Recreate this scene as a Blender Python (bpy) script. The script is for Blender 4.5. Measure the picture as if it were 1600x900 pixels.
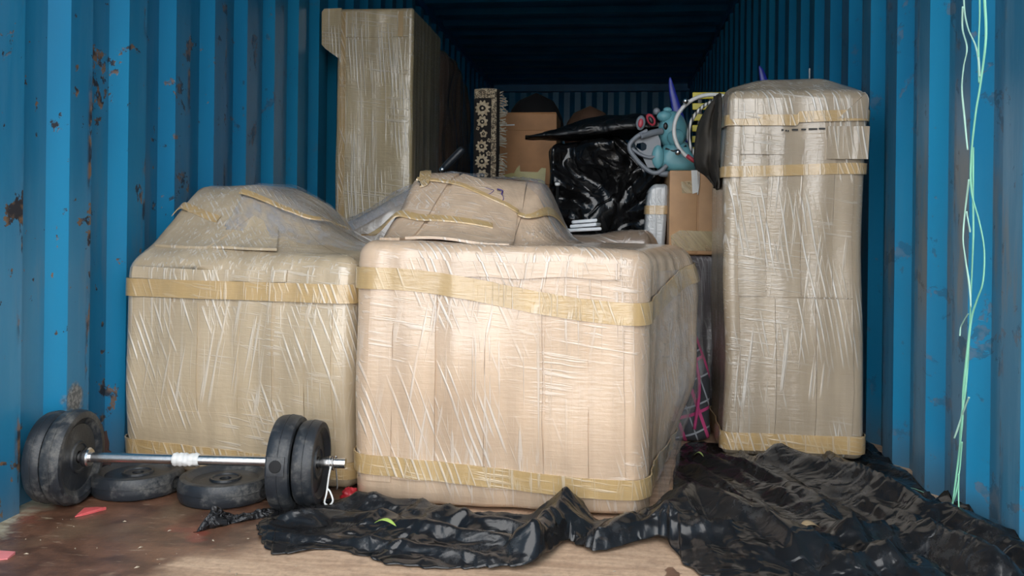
import bpy, math, random
from mathutils import Vector, Matrix, noise
random.seed(7)
PI = math.pi
C = bpy.context.scene.collection
SC = bpy.context.scene
for o in list(bpy.data.objects):
    bpy.data.objects.remove(o)

# ------------------------------------------------------------------ camera
F, PSI, ROLL, CH, HY = 1359.0, 0.1149, 0.012, 0.72, 350.0
cp, sp, cr, sr = math.cos(PSI), math.sin(PSI), math.cos(ROLL), math.sin(ROLL)
cam = bpy.data.cameras.new('camera')
cam.sensor_width = 36.0
cam.lens = 36.0 * F / 1600.0
cam.shift_y = (HY - 450.0) / 1600.0
cam.clip_start = 0.05
camo = bpy.data.objects.new('camera', cam)
C.objects.link(camo)
right = Vector((cp, sp, 0)); fwd = Vector((-sp, cp, 0)); up = Vector((0, 0, 1))
cx = right * cr + up * sr
cy = up * cr - right * sr
camo.matrix_world = Matrix(((cx.x, cy.x, -fwd.x, 0), (cx.y, cy.y, -fwd.y, 0), (cx.z, cy.z, -fwd.z, CH), (0, 0, 0, 1)))
SC.camera = camo

# ------------------------------------------------------------------ light: an overcast sky seen through the open end
SC.view_settings.view_transform = 'Standard'
SC.view_settings.look = 'None'
SC.view_settings.gamma = 1.0
SC.view_settings.use_curve_mapping = False
SC.view_settings.exposure = 2.1
world = bpy.data.worlds.new('overcast_sky')
SC.world = world
world.use_nodes = True
bg = world.node_tree.nodes['Background']
bg.inputs[0].default_value = (0.97, 0.985, 1.0, 1)
bg.inputs[1].default_value = 1.0


# ------------------------------------------------------------------ measuring helpers
def ray(x, y):
    dx, dy = x - 800.0, y - HY
    u = (cr * dx + sr * dy) / F
    v = -(-sr * dx + cr * dy) / F
    return Vector((cp * u - sp, cp + sp * u, v))

def atY(x, y, Y):
    d = ray(x, y); return Vector((0, 0, CH)) + d * (Y / d.y)

def onZ(x, y, z=0.0):
    d = ray(x, y); return Vector((0, 0, CH)) + d * ((z - CH) / d.z)

def onX(x, y, X):
    d = ray(x, y); return Vector((0, 0, CH)) + d * (X / d.x)

def proj(p):
    d = Vector(p) - Vector((0, 0, CH)); zc = d.dot(fwd)
    u, v = d.dot(right) / zc * F, -d.dot(up) / zc * F
    return 800 + cr * u - sr * v, HY + sr * u + cr * v

def nz(x, y=0.0, z=0.0):
    return noise.noise(Vector((x, y, z)))

def sm(a, b, x):
    t = min(1.0, max(0.0, (x - a) / (b - a))); return t * t * (3 - 2 * t)


# ------------------------------------------------------------------ mesh helpers
class MB:
    def __init__(s):
        s.v = []; s.f = []
    def add(s, vs, fs):
        b = len(s.v); s.v += [Vector(p) for p in vs]; s.f += [tuple(i + b for i in f) for f in fs]; return s
    def grid(s, rows, closed_u=False, flip=False):
        n = len(rows[0]); vs = [p for r in rows for p in r]; fs = []
        for i in range(len(rows) - 1):
            for j in range(n if closed_u else n - 1):
                k = (j + 1) % n
                q = (i * n + j, i * n + k, (i + 1) * n + k, (i + 1) * n + j)
                fs.append(q[::-1] if flip else q)
        return s.add(vs, fs)
    def box(s, a, b, bev=0.0):
        x0, y0, z0 = a; x1, y1, z1 = b
        if bev <= 0:
            return s.add([(x0, y0, z0), (x1, y0, z0), (x1, y1, z0), (x0, y1, z0), (x0, y0, z1), (x1, y0, z1), (x1, y1, z1), (x0, y1, z1)],
                         [(0, 3, 2, 1), (4, 5, 6, 7), (0, 1, 5, 4), (1, 2, 6, 5), (2, 3, 7, 6), (3, 0, 4, 7)])
        rows = []
        def loop(ins, z):
            r = max(bev - 0, 0.0005)
            pts = []
            for (cx_, cy_, a0) in ((x1 - bev, y0 + bev, -PI / 2), (x1 - bev, y1 - bev, 0), (x0 + bev, y1 - bev, PI / 2), (x0 + bev, y0 + bev, PI)):
                for k in range(5):
                    an = a0 + k * PI / 8
                    pts.append(Vector((cx_ + (r - ins) * math.cos(an), cy_ + (r - ins) * math.sin(an), z)))
            return pts
        for k in range(5):
            an = -PI / 2 + k * PI / 8
            rows.append(loop(bev * (1 - math.cos(an)), z0 + bev + bev * math.sin(an)))
        for k in range(5):
            an = k * PI / 8
            rows.append(loop(bev * (1 - math.cos(an)), z1 - bev + bev * math.sin(an)))
        s.grid(rows, True)
        n = len(rows[0]); b = len(s.v) - n * len(rows)
        s.f.append(tuple(range(b + n - 1, b - 1, -1))); s.f.append(tuple(range(len(s.v) - n, len(s.v))))
        return s
    def tube(s, pts, rad, n=8, closed=False, caps=True):
        pts = [Vector(p) for p in pts]; m = len(pts)
        rows = []; prev = None
        for i, p in enumerate(pts):
            a = pts[(i - 1) % m] if (closed or i > 0) else p
            b = pts[(i + 1) % m] if (closed or i < m - 1) else p
            t = (b - a).normalized()
            if prev is None:
                ref = Vector((0, 0, 1)) if abs(t.z) < .9 else Vector((1, 0, 0))
                nn = (ref - t * ref.dot(t)).normalized()
            else:
                nn = (prev - t * prev.dot(t)).normalized()
            prev = nn; bn = t.cross(nn)
            r = rad(i / (m - 1)) if callable(rad) else rad
            rows.append([p + (nn * math.cos(2 * PI * k / n) + bn * math.sin(2 * PI * k / n)) * r for k in range(n)])
        if closed: rows.append(rows[0])
        b0 = len(s.v)
        s.grid(rows, True)
        if caps and not closed:
            s.f.append(tuple(range(b0 + n - 1, b0 - 1, -1))); s.f.append(tuple(range(len(s.v) - n, len(s.v))))
        return s
    def lathe(s, prof, n=48, M=None, warp=None):
        rows = []
        for (r, z) in prof:
            row = []
            for k in range(n):
                a = 2 * PI * k / n
                p = Vector((r * math.cos(a), r * math.sin(a), z))
                if warp: p = warp(p)
                row.append(M @ p if M else p)
            rows.append(row)
        return s.grid(rows, True)

ORG = {}
def finish(name, mb, mat, parent=None, smooth=True, loc=None, auto=None):
    off = Vector((0, 0, 0))
    p = parent
    while p is not None:
        if p.name in ORG: off = ORG[p.name]
        p = p.parent
    if loc is not None and parent is None: off = Vector(loc)
    me = bpy.data.meshes.new(name)
    me.from_pydata([tuple(v - off) for v in mb.v], [], mb.f)
    me.validate()
    if smooth:
        me.polygons.foreach_set('use_smooth', [True] * len(me.polygons))
        if auto: me.set_sharp_from_angle(angle=auto)
    if mat: me.materials.append(mat)
    o = bpy.data.objects.new(name, me)
    C.objects.link(o)
    if parent is not None: o.parent = parent
    elif loc is not None:
        o.location = loc; ORG[o.name] = Vector(loc)
    return o

def tag(o, label, cat, group=None, kind=None):
    o['label'] = label; o['category'] = cat
    if group: o['group'] = group
    if kind: o['kind'] = kind
    return o

def thing(name, loc, label, cat, group=None):
    o = bpy.data.objects.new(name, None); C.objects.link(o)
    o.empty_display_size = .05
    o.location = loc; ORG[o.name] = Vector(loc)
    return tag(o, label, cat, group)

def struct(name, mb, mat, smooth=False, auto=None):
    o = finish(name, mb, mat, None, smooth, auto=auto); o['kind'] = 'structure'; return o

def solid(o, t, offset=-1):
    m = o.modifiers.new('thickness', 'SOLIDIFY'); m.thickness = t; m.offset = offset
    return o

def patch(Fn, us, vs, off, th, closed=False, skirt=.003):
    """a thin slab that follows the surface Fn(u, v, offset)"""
    mb = MB()
    rows = [[Fn(u, v, off + th) for u in us] for v in vs]
    back = [[Fn(u, v, off - skirt) for u in us] for v in vs]
    mb.grid(rows, closed)
    mb.grid([back[0], rows[0]], closed); mb.grid([rows[-1], back[-1]], closed)
    if not closed:
        mb.grid([[r[0] for r in rows], [r[0] for r in back]]); mb.grid([[r[-1] for r in back], [r[-1] for r in rows]])
    return mb

def lin(a, b, n): return [a + (b - a) * i / n for i in range(n + 1)]

def catmull(P, n=8):
    P = [Vector(p) for p in P]; out = []
    for i in range(len(P) - 1):
        a = P[max(i - 1, 0)]; b = P[i]; c = P[i + 1]; d = P[min(i + 2, len(P) - 1)]
        for k in range(n):
            t = k / n
            out.append(.5 * ((2 * b) + (c - a) * t + (2 * a - 5 * b + 4 * c - d) * t * t + (-a + 3 * b - 3 * c + d) * t ** 3))
    out.append(P[-1]); return out


# ------------------------------------------------------------------ material helpers
class NB:
    def __init__(s, name):
        s.m = bpy.data.materials.new(name); s.m.use_nodes = True
        s.t = s.m.node_tree; s.n = s.t.nodes; s.l = s.t.links
        s.p = s.n['Principled BSDF']; s.out = s.n['Material Output']
    def set(s, sock, v):
        if isinstance(v, bpy.types.NodeSocket): s.l.new(v, sock)
        elif isinstance(v, (tuple, list)) and len(v) == 3 and sock.type == 'RGBA': sock.default_value = (*v, 1)
        else: sock.default_value = v
    def P(s, **k):
        for a, v in k.items(): s.set(s.p.inputs[a.replace('_', ' ')], v)
        return s
    def coord(s, kind='Object'):
        return s.n.new('ShaderNodeTexCoord').outputs[kind]
    def mapping(s, vec, scale=(1, 1, 1), rot=(0, 0, 0), loc=(0, 0, 0)):
        m = s.n.new('ShaderNodeMapping'); s.l.new(vec, m.inputs[0])
        m.inputs['Scale'].default_value = scale; m.inputs['Rotation'].default_value = rot; m.inputs['Location'].default_value = loc
        return m.outputs[0]
    def noise(s, vec, scale, detail=3, rough=.5, dist=0.0):
        t = s.n.new('ShaderNodeTexNoise'); s.l.new(vec, t.inputs['Vector'])
        t.inputs['Scale'].default_value = scale; t.inputs['Detail'].default_value = detail
        t.inputs['Roughness'].default_value = rough; t.inputs['Distortion'].default_value = dist
        return t.outputs['Fac']
    def voro(s, vec, scale, feature='F1'):
        t = s.n.new('ShaderNodeTexVoronoi'); s.l.new(vec, t.inputs['Vector']); t.feature = feature
        t.inputs['Scale'].default_value = scale
        return t.outputs['Distance']
    def ramp(s, fac, lo, hi, a=0.0, b=1.0):
        t = s.n.new('ShaderNodeMapRange'); t.interpolation_type = 'SMOOTHSTEP'
        s.set(t.inputs['Value'], fac)
        t.inputs['From Min'].default_value = lo; t.inputs['From Max'].default_value = hi
        t.inputs['To Min'].default_value = a; t.inputs['To Max'].default_value = b
        return t.outputs[0]
    def mix(s, fac, a, b, mode='MIX'):
        t = s.n.new('ShaderNodeMix'); t.data_type = 'RGBA'; t.blend_type = mode
        s.set(t.inputs[0], fac); s.set(t.inputs[6], a); s.set(t.inputs[7], b)
        return t.outputs[2]
    def math(s, op, a, b=0.0, c=0.0):
        t = s.n.new('ShaderNodeMath'); t.operation = op
        s.set(t.inputs[0], a); s.set(t.inputs[1], b); s.set(t.inputs[2], c)
        return t.outputs[0]
    def xyz(s, vec):
        t = s.n.new('ShaderNodeSeparateXYZ'); s.l.new(vec, t.inputs[0]); return t.outputs
    def bump(s, h, strength=.5, dist=.01, normal=None):
        t = s.n.new('ShaderNodeBump'); s.set(t.inputs['Height'], h)
        t.inputs['Strength'].default_value = strength; t.inputs['Distance'].default_value = dist
        if normal: s.l.new(normal, t.inputs['Normal'])
        return t.outputs[0]

def plain(name, col, rough=.5, metal=0.0, bump=0.0, bscale=60, var=.12, coat=0.0):
    b = NB(name); v = b.coord()
    n = b.noise(v, 9, 4)
    c = b.mix(b.ramp(n, .3, .7), tuple(x * (1 - var) for x in col), tuple(min(1, x * (1 + var)) for x in col))
    b.P(Base_Color=c, Roughness=rough, Metallic=metal, Coat_Weight=coat)
    if bump: b.P(Normal=b.bump(b.noise(v, bscale, 4), bump, .004))
    return b.m

def wrapped(name, col, ang=.35, seed=0.0, film=.5, rough=.42, dark=.72, grain=1.0, pale=(.78, .76, .72)):
    """corrugated cardboard under clear stretch film: vertical flutes, stains, and whiter film pleats with their highlights put into the colour"""
    b = NB(name); v = b.mapping(b.coord(), loc=(seed * 3.1, seed * 1.7, seed * .9))
    flute = b.noise(b.mapping(v, (22, 22, 1.2)), 1.0, 4, .6)
    big = b.noise(v, 3.2, 4, .55)
    c = b.mix(b.ramp(flute, .3, .7), tuple(x * .88 for x in col), tuple(min(1, x * 1.08) for x in col))
    c = b.mix(b.ramp(big, .42, .72, 0, .6), c, tuple(x * dark for x in col))
    # pleats: long thin streaks with painted-in highlights, grouped in areas
    def streak(an, sx, sz, lo, hi, ms, m0, m1, off):
        vr = b.mapping(v, rot=(0, an, 0), loc=(off, off, 0))
        st = b.noise(b.mapping(vr, (sx, sx * .55, sz)), 1.0, 2, .55, .15)
        mk = b.noise(b.mapping(v, loc=(off * 2, 0, off)), ms, 2, .5)
        return b.math('MULTIPLY', b.ramp(st, lo, hi), b.ramp(mk, m0, m1))
    X, Y, Z = b.xyz(v)
    u = b.math('ADD', b.math('MULTIPLY', b.math('MULTIPLY_ADD', Y, .6, X), math.cos(ang)), b.math('MULTIPLY', Z, math.sin(ang)))
    wv = b.math('SINE', b.math('MULTIPLY_ADD', b.noise(v, 3.5, 2), 5.0, b.math('MULTIPLY', u, 2 * PI / .0165)))
    ln = b.noise(b.mapping(b.mapping(v, rot=(0, ang, 0)), (50, 32, 1.7)), 1.0, 3, .55)
    mk = b.noise(b.mapping(v, loc=(1.3, 0, 2.1)), 3.6, 2, .5)
    s1 = b.math('MULTIPLY', b.math('MULTIPLY', b.ramp(wv, .15, .9), b.ramp(ln, .44, .60)), b.ramp(mk, .47, .60))
    s2 = streak(-ang * .45, 80, 2.0, .56, .68, 4.2, .46, .62, 3.7)
    s3 = streak(PI / 2 - .12, 120, 3.5, .54, .68, 3.0, .46, .6, 8.1)
    s4 = streak(.02, 130, 1.6, .57, .66, 2.6, .45, .6, 5.9)
    st = b.math('MAXIMUM', b.math('MAXIMUM', b.math('MAXIMUM', s1, b.math('MULTIPLY', s4, .6)), b.math('MULTIPLY', s2, .7)), b.math('MULTIPLY', s3, .5))
    c = b.mix(b.math('MULTIPLY', st, film), c, pale)
    mic = b.noise(b.mapping(v, (14, 14, 150), rot=(0, .05, 0)), 1.0, 3, .6)
    mic2 = b.noise(v, 55, 3, .6)
    h = b.math('ADD', b.math('MULTIPLY', st, .8), b.math('ADD', b.math('MULTIPLY', mic, .35 * grain), b.math('MULTIPLY', mic2, .35 * grain)))
    nrm = b.bump(h, .55, .004)
    b.P(Base_Color=c, Roughness=rough + .1, Normal=nrm, Coat_Weight=1.0, Coat_Roughness=.17, Coat_IOR=1.75, Coat_Normal=nrm)
    b.p.inputs['Specular IOR Level'].default_value = .4
    return b.m

def film_mat(name, lo=.22, hi=.6, col=(.62, .62, .64), seed=0, rough=.2):
    b = NB(name); v = b.mapping(b.coord(), loc=(seed, seed * 2, 0))
    st = b.noise(b.mapping(b.mapping(v, rot=(0, .7, 0)), (60, 30, 4)), 1.0, 2, .5, .2)
    n2 = b.noise(v, 8, 3)
    fac = b.ramp(b.math('ADD', b.math('MULTIPLY', st, .6), b.math('MULTIPLY', n2, .4)), .36, .66, lo, hi)
    b.P(Base_Color=col, Roughness=rough, Normal=b.bump(st, .7, .006))
    tr = b.n.new('ShaderNodeBsdfTransparent'); mx = b.n.new('ShaderNodeMixShader')
    b.l.new(fac, mx.inputs[0]); b.l.new(tr.outputs[0], mx.inputs[1]); b.l.new(b.p.outputs[0], mx.inputs[2])
    b.l.new(mx.outputs[0], b.out.inputs[0])
    return b.m

def tape_mat(name, col=(.50, .36, .13), rough=.3):
    b = NB(name); v = b.coord()
    n = b.noise(b.mapping(v, (30, 30, 60)), 1.0, 3)
    big = b.noise(v, 6, 3)
    c = b.mix(b.ramp(n, .35, .7), tuple(x * .9 for x in col), tuple(x * 1.1 for x in col))
    c = b.mix(b.ramp(big, .4, .7, 0, .6), c, (.62, .50, .30))
    b.P(Base_Color=c, Roughness=rough, Coat_Weight=.6, Coat_Roughness=.15, Normal=b.bump(b.noise(b.mapping(v, (40, 40, 90)), 1.0, 3), .4, .003))
    return b.m

def black_plastic(name, base=.012, dust=.25, rough=.27, scale=9, seed=0, bump=.7):
    b = NB(name); v = b.mapping(b.coord(), loc=(seed, seed, seed))
    cr1 = b.noise(v, scale, 5, .62, 1.2)
    cr2 = b.voro(b.mapping(v, (1, 1.6, 1)), scale * 2.2)
    d = b.noise(v, 5.5, 5, .65)
    d2 = b.noise(v, 42, 4, .7)
    dm = b.math('MULTIPLY', b.ramp(d, .45, .7), b.ramp(d2, .35, .7))
    c = b.mix(b.math('MULTIPLY', dm, dust), (base, base, base * 1.1), (.22, .22, .22))
    def crease(sc_, k):
        return b.math('MULTIPLY', b.ramp(b.math('ABSOLUTE', b.math('SUBTRACT', b.noise(b.mapping(v, (1, 1.5, 1), loc=(k, 0, k)), sc_, 2, .45, .5), .5)), 0, .09), .5)
    h = b.math('ADD', b.math('ADD', b.math('MULTIPLY', cr1, .6), b.math('MULTIPLY', cr2, .15)), b.math('ADD', crease(scale * .9, 1), b.math('MULTIPLY', crease(scale * 2.3, 5), .5)))
    b.P(Base_Color=c, Roughness=b.math('ADD', b.math('MULTIPLY', dm, dust * 1.2), rough), Normal=b.bump(h, bump, .02))
    return b.m

def wall_mat(name, ph, spot=None, grey=.35, rust=1.0, dirx=1.0):
    b = NB(name); v = b.coord(); X, Y, Z = b.xyz(v)
    fade = b.noise(b.mapping(v, (2.5, 2.5, .8)), 1.0, 4)
    c = b.mix(b.ramp(fade, .3, .7), (.006, .175, .355), (.012, .250, .460))
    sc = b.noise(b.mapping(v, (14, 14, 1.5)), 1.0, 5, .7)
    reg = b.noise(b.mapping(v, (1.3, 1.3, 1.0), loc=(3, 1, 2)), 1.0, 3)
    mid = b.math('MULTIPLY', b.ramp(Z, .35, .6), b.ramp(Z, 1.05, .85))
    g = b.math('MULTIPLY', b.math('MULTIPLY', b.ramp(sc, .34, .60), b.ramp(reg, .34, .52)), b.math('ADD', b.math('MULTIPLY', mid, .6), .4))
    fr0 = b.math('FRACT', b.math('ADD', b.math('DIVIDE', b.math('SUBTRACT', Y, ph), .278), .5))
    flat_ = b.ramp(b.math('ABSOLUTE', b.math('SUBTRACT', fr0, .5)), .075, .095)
    g = b.math('MULTIPLY', b.math('MAXIMUM', g, .45), b.math('MULTIPLY_ADD', flat_, .92, .08))  # greys the flats, spares the slopes: scuffing plus shade put into the colour
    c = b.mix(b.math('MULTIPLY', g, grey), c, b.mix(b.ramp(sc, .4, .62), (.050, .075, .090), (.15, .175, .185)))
    # blotches of rust: scattered and along the far edge of each crest
    n1 = b.noise(b.mapping(v, (5, 5, 6)), 1.0, 6, .68, .4)
    fr = b.math('FRACT', b.math('DIVIDE', b.math('SUBTRACT', Y, ph), .278))
    edge = b.math('MULTIPLY', b.ramp(fr, .34, .40), b.ramp(fr, .48, .43))
    n2 = b.noise(b.mapping(v, (20, 20, 5)), 1.0, 5, .7)
    near = b.ramp(Y, 4.6, 2.0, .0, 1.0)
    m1 = b.ramp(n1, .592, .615)
    m2 = b.math('MULTIPLY', b.math('MULTIPLY', b.ramp(n2, .45, .53), edge), b.ramp(b.noise(b.mapping(v, (1.7, 1.7, 2.2), loc=(5, 2, 7)), 1.0, 2), .40, .48))
    n4 = b.noise(b.mapping(v, (26, 26, 20)), 1.0, 5, .6)
    m3 = b.ramp(n4, .655, .68)
    rm = b.math('MINIMUM', b.math('MULTIPLY', b.math('MAXIMUM', b.math('MAXIMUM', m1, m2), m3), b.math('MULTIPLY', near, rust)), 1.0)
    rc = b.mix(b.ramp(b.noise(v, 30, 4), .42, .6), (.020, .020, .026), (.20, .115, .062))
    c = b.mix(rm, c, rc)
    rough = b.math('ADD', b.math('MULTIPLY', rm, .4), .36)
    if spot is not None:
        dv = b.n.new('ShaderNodeVectorMath'); dv.operation = 'DISTANCE'
        b.l.new(v, dv.inputs[0]); dv.inputs[1].default_value = spot
        dd = b.math('ADD', dv.outputs['Value'], b.math('MULTIPLY', b.math('SUBTRACT', b.noise(v, 45, 4), .5), .03))
        sm_ = b.ramp(dd, .050, .034)
        c = b.mix(b.math('MULTIPLY', sm_, .9), c, b.mix(b.ramp(b.noise(v, 120, 4), .4, .65), (.10, .09, .075), (.30, .28, .25)))
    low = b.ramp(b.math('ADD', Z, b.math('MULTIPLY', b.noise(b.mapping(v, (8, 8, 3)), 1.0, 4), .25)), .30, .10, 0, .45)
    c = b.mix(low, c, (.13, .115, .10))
    b.P(Base_Color=c, Roughness=rough, Normal=b.bump(b.math('ADD', b.math('MULTIPLY', b.noise(v, 26, 5), .5), b.math('MULTIPLY', rm, -.6)), .25, .004))
    return b.m

# ------------------------------------------------------------------ the container
XL, XR, Y0, Y1, ZT, PITCH = -1.45, 0.88, 1.15, 10.36, 2.39, 0.278
spotp = onX(105, 622, -1.45)
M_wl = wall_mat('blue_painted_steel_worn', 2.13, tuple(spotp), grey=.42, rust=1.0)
M_wr = wall_mat('blue_painted_steel_scuffed_shaded', 5.813, None, grey=.95, rust=.4)
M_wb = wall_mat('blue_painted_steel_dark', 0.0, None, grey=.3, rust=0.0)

def corr_profile(c0, a, b, depth, pitch, slope=.044, flat=.095):
    """(position, inward offset) pairs; at c0 + k*pitch the sheet steps inward while going deeper"""
    out = []
    k = math.floor((a - c0) / pitch) - 1
    while True:
        c = c0 + k * pitch
        if c - pitch > b: break
        for (p, o) in ((c - slope / 2, -depth / 2), (c + slope / 2, depth / 2), (c + slope / 2 + flat, depth / 2), (c + slope * 1.5 + flat, -depth / 2)):
            if a < p < b: out.append((p, o))
        k += 1
    return [(a, out[0][1])] + out + [(b, out[-1][1])]

zs = lin(0, ZT, 12)
prof = corr_profile(2.13, Y0, Y1, .036, PITCH)
mb = MB().grid([[Vector((XL + o, y, z)) for (y, o) in prof] for z in zs])
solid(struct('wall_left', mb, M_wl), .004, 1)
prof = corr_profile(5.813, Y0, Y1, .036, PITCH)
mb = MB().grid([[Vector((XR - o, y, z)) for (y, o) in prof] for z in zs], flip=True)
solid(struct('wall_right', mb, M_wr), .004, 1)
prof = corr_profile(0.03, XL - .02, XR + .02, .045, .26, .06, .07)
mb = MB().grid([[Vector((x, Y1 - .03 - o, z)) for (x, o) in prof] for z in zs], flip=True)
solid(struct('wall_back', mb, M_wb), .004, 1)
prof = corr_profile(6.75, Y0, Y1, .030, .372, .08, .106)
mb = MB().grid([[Vector((x, y, ZT - o)) for (y, o) in prof] for x in lin(XL - .02, XR + .02, 8)])
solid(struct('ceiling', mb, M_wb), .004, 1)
# rails where the walls meet the roof
M_rail = plain('blue_painted_rail', (.012, .16, .35), .45, 0, .2, 40)
for i, (xa, xb) in enumerate(((XL - .03, XL + .03), (XR - .03, XR + .03))):
    struct('trim_%d' % (i + 1), MB().box((xa, Y0, ZT - .07), (xb, Y1, ZT + .01), .004), M_rail)
struct('trim_3', MB().box((XL, Y1 - .11, ZT - .10), (XR, Y1 - .02, ZT), .004), M_rail)

# two unseen end doors, added and swung open to block side daylight
for i, (hx, sg) in enumerate(((XL - .03, -1), (XR + .03, 1))):
    dv_ = Vector((sg * .10, -.995, 0)); nv_ = Vector((-sg * .995, -.10, 0))
    pf = corr_profile(.1, .02, 1.16, .03, .23, .05, .065)
    mbd = MB().grid([[Vector((hx, Y0 - .01, 0)) + dv_ * a_ + nv_ * o_ + Vector((0, 0, z)) for (a_, o_) in pf] for z in zs], flip=(sg < 0))
    dd = solid(struct('added_door_%d' % (i + 1), mbd, M_wb), .004, 0)
    for z in (.35, 2.0):
        q_ = Vector((hx, Y0 - .01, z)) + dv_ * .06 + nv_ * .03
        finish('added_hinge_strap', MB().box(q_ + Vector((-.02, -.05, -.03)), q_ + Vector((.02, .05, .03)), .004), M_rail, dd)

def floor_mat():
    b = NB('wet_plywood_floor'); v = b.coord(); X, Y, Z = b.xyz(v)
    grain = b.noise(b.mapping(v, (5, 40, 1), rot=(0, 0, .18)), 1.0, 5, .65, .5)
    n = b.noise(b.mapping(v, (3, 3, 1)), 1.0, 6, .62, .5)
    n2 = b.noise(b.mapping(v, (9, 12, 1), loc=(4, 1, 0)), 1.0, 6, .65)
    dry = b.mix(b.ramp(grain, .3, .7), (.44, .285, .185), (.64, .445, .30))
    dry = b.mix(b.ramp(n2, .5, .72, 0, .5), dry, (.24, .15, .10))
    wet = b.mix(b.ramp(n2, .35, .65), (.085, .040, .025), (.205, .098, .058))
    wet = b.mix(b.ramp(b.noise(v, 5, 4), .52, .66, 0, .6), wet, (.20, .13, .08))
    # the wet patch lies to the left, with a ragged edge
    side = b.math('ADD', b.math('ADD', X, b.math('MULTIPLY', b.math('SUBTRACT', Y, 2.0), -.55)), b.math('MULTIPLY', b.math('SUBTRACT', n, .5), .75))
    wm = b.ramp(side, -.66, -.80)
    drip = b.ramp(b.noise(b.mapping(v, (9, 4, 1), loc=(1.3, 7, 0)), 1.0, 5, .6, .6), .625, .65)
    wm = b.math('MAXIMUM', wm, b.math('MULTIPLY', drip, .85))
    c = b.mix(wm, dry, wet)
    spk = b.noise(v, 70, 5, .75)
    c = b.mix(b.ramp(spk, .35, .72, 0, .55), c, b.mix(.5, c, (.03, .02, .015)))
    c = b.mix(b.math('MULTIPLY', b.ramp(b.noise(b.mapping(v, (14, 60, 1), rot=(0, 0, .3)), 1.0, 4, .7), .60, .68), .45), c, (.50, .38, .27))
    bare = b.math('ADD', X, b.math('MULTIPLY', b.math('SUBTRACT', n2, .5), .28))
    bm_ = b.ramp(bare, -1.345, -1.41)
    c = b.mix(bm_, c, b.mix(b.ramp(grain, .35, .65), (.34, .27, .17), (.52, .46, .33)))
    red = b.ramp(b.noise(b.mapping(v, (4, 5, 1), loc=(9, 3, 0)), 1.0, 4), .62, .7, 0, .6)
    c = b.mix(b.math('MULTIPLY', red, wm), c, (.26, .05, .035))
    b.P(Base_Color=c, Roughness=b.ramp(wm, 0, 1, .75, .30), Normal=b.bump(b.math('ADD', b.math('MULTIPLY', grain, .5), n2), .3, .006))
    return b.m
struct('floor', MB().box((XL - .05, Y0 - .02, -.03), (XR + .05, Y1, 0)), floor_mat())
struct('ground', MB().box((-40, -60, -1.02), (40, 60, -1.0)), plain('packed_earth', (.22, .19, .15), .9, 0, .3, 4))


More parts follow.
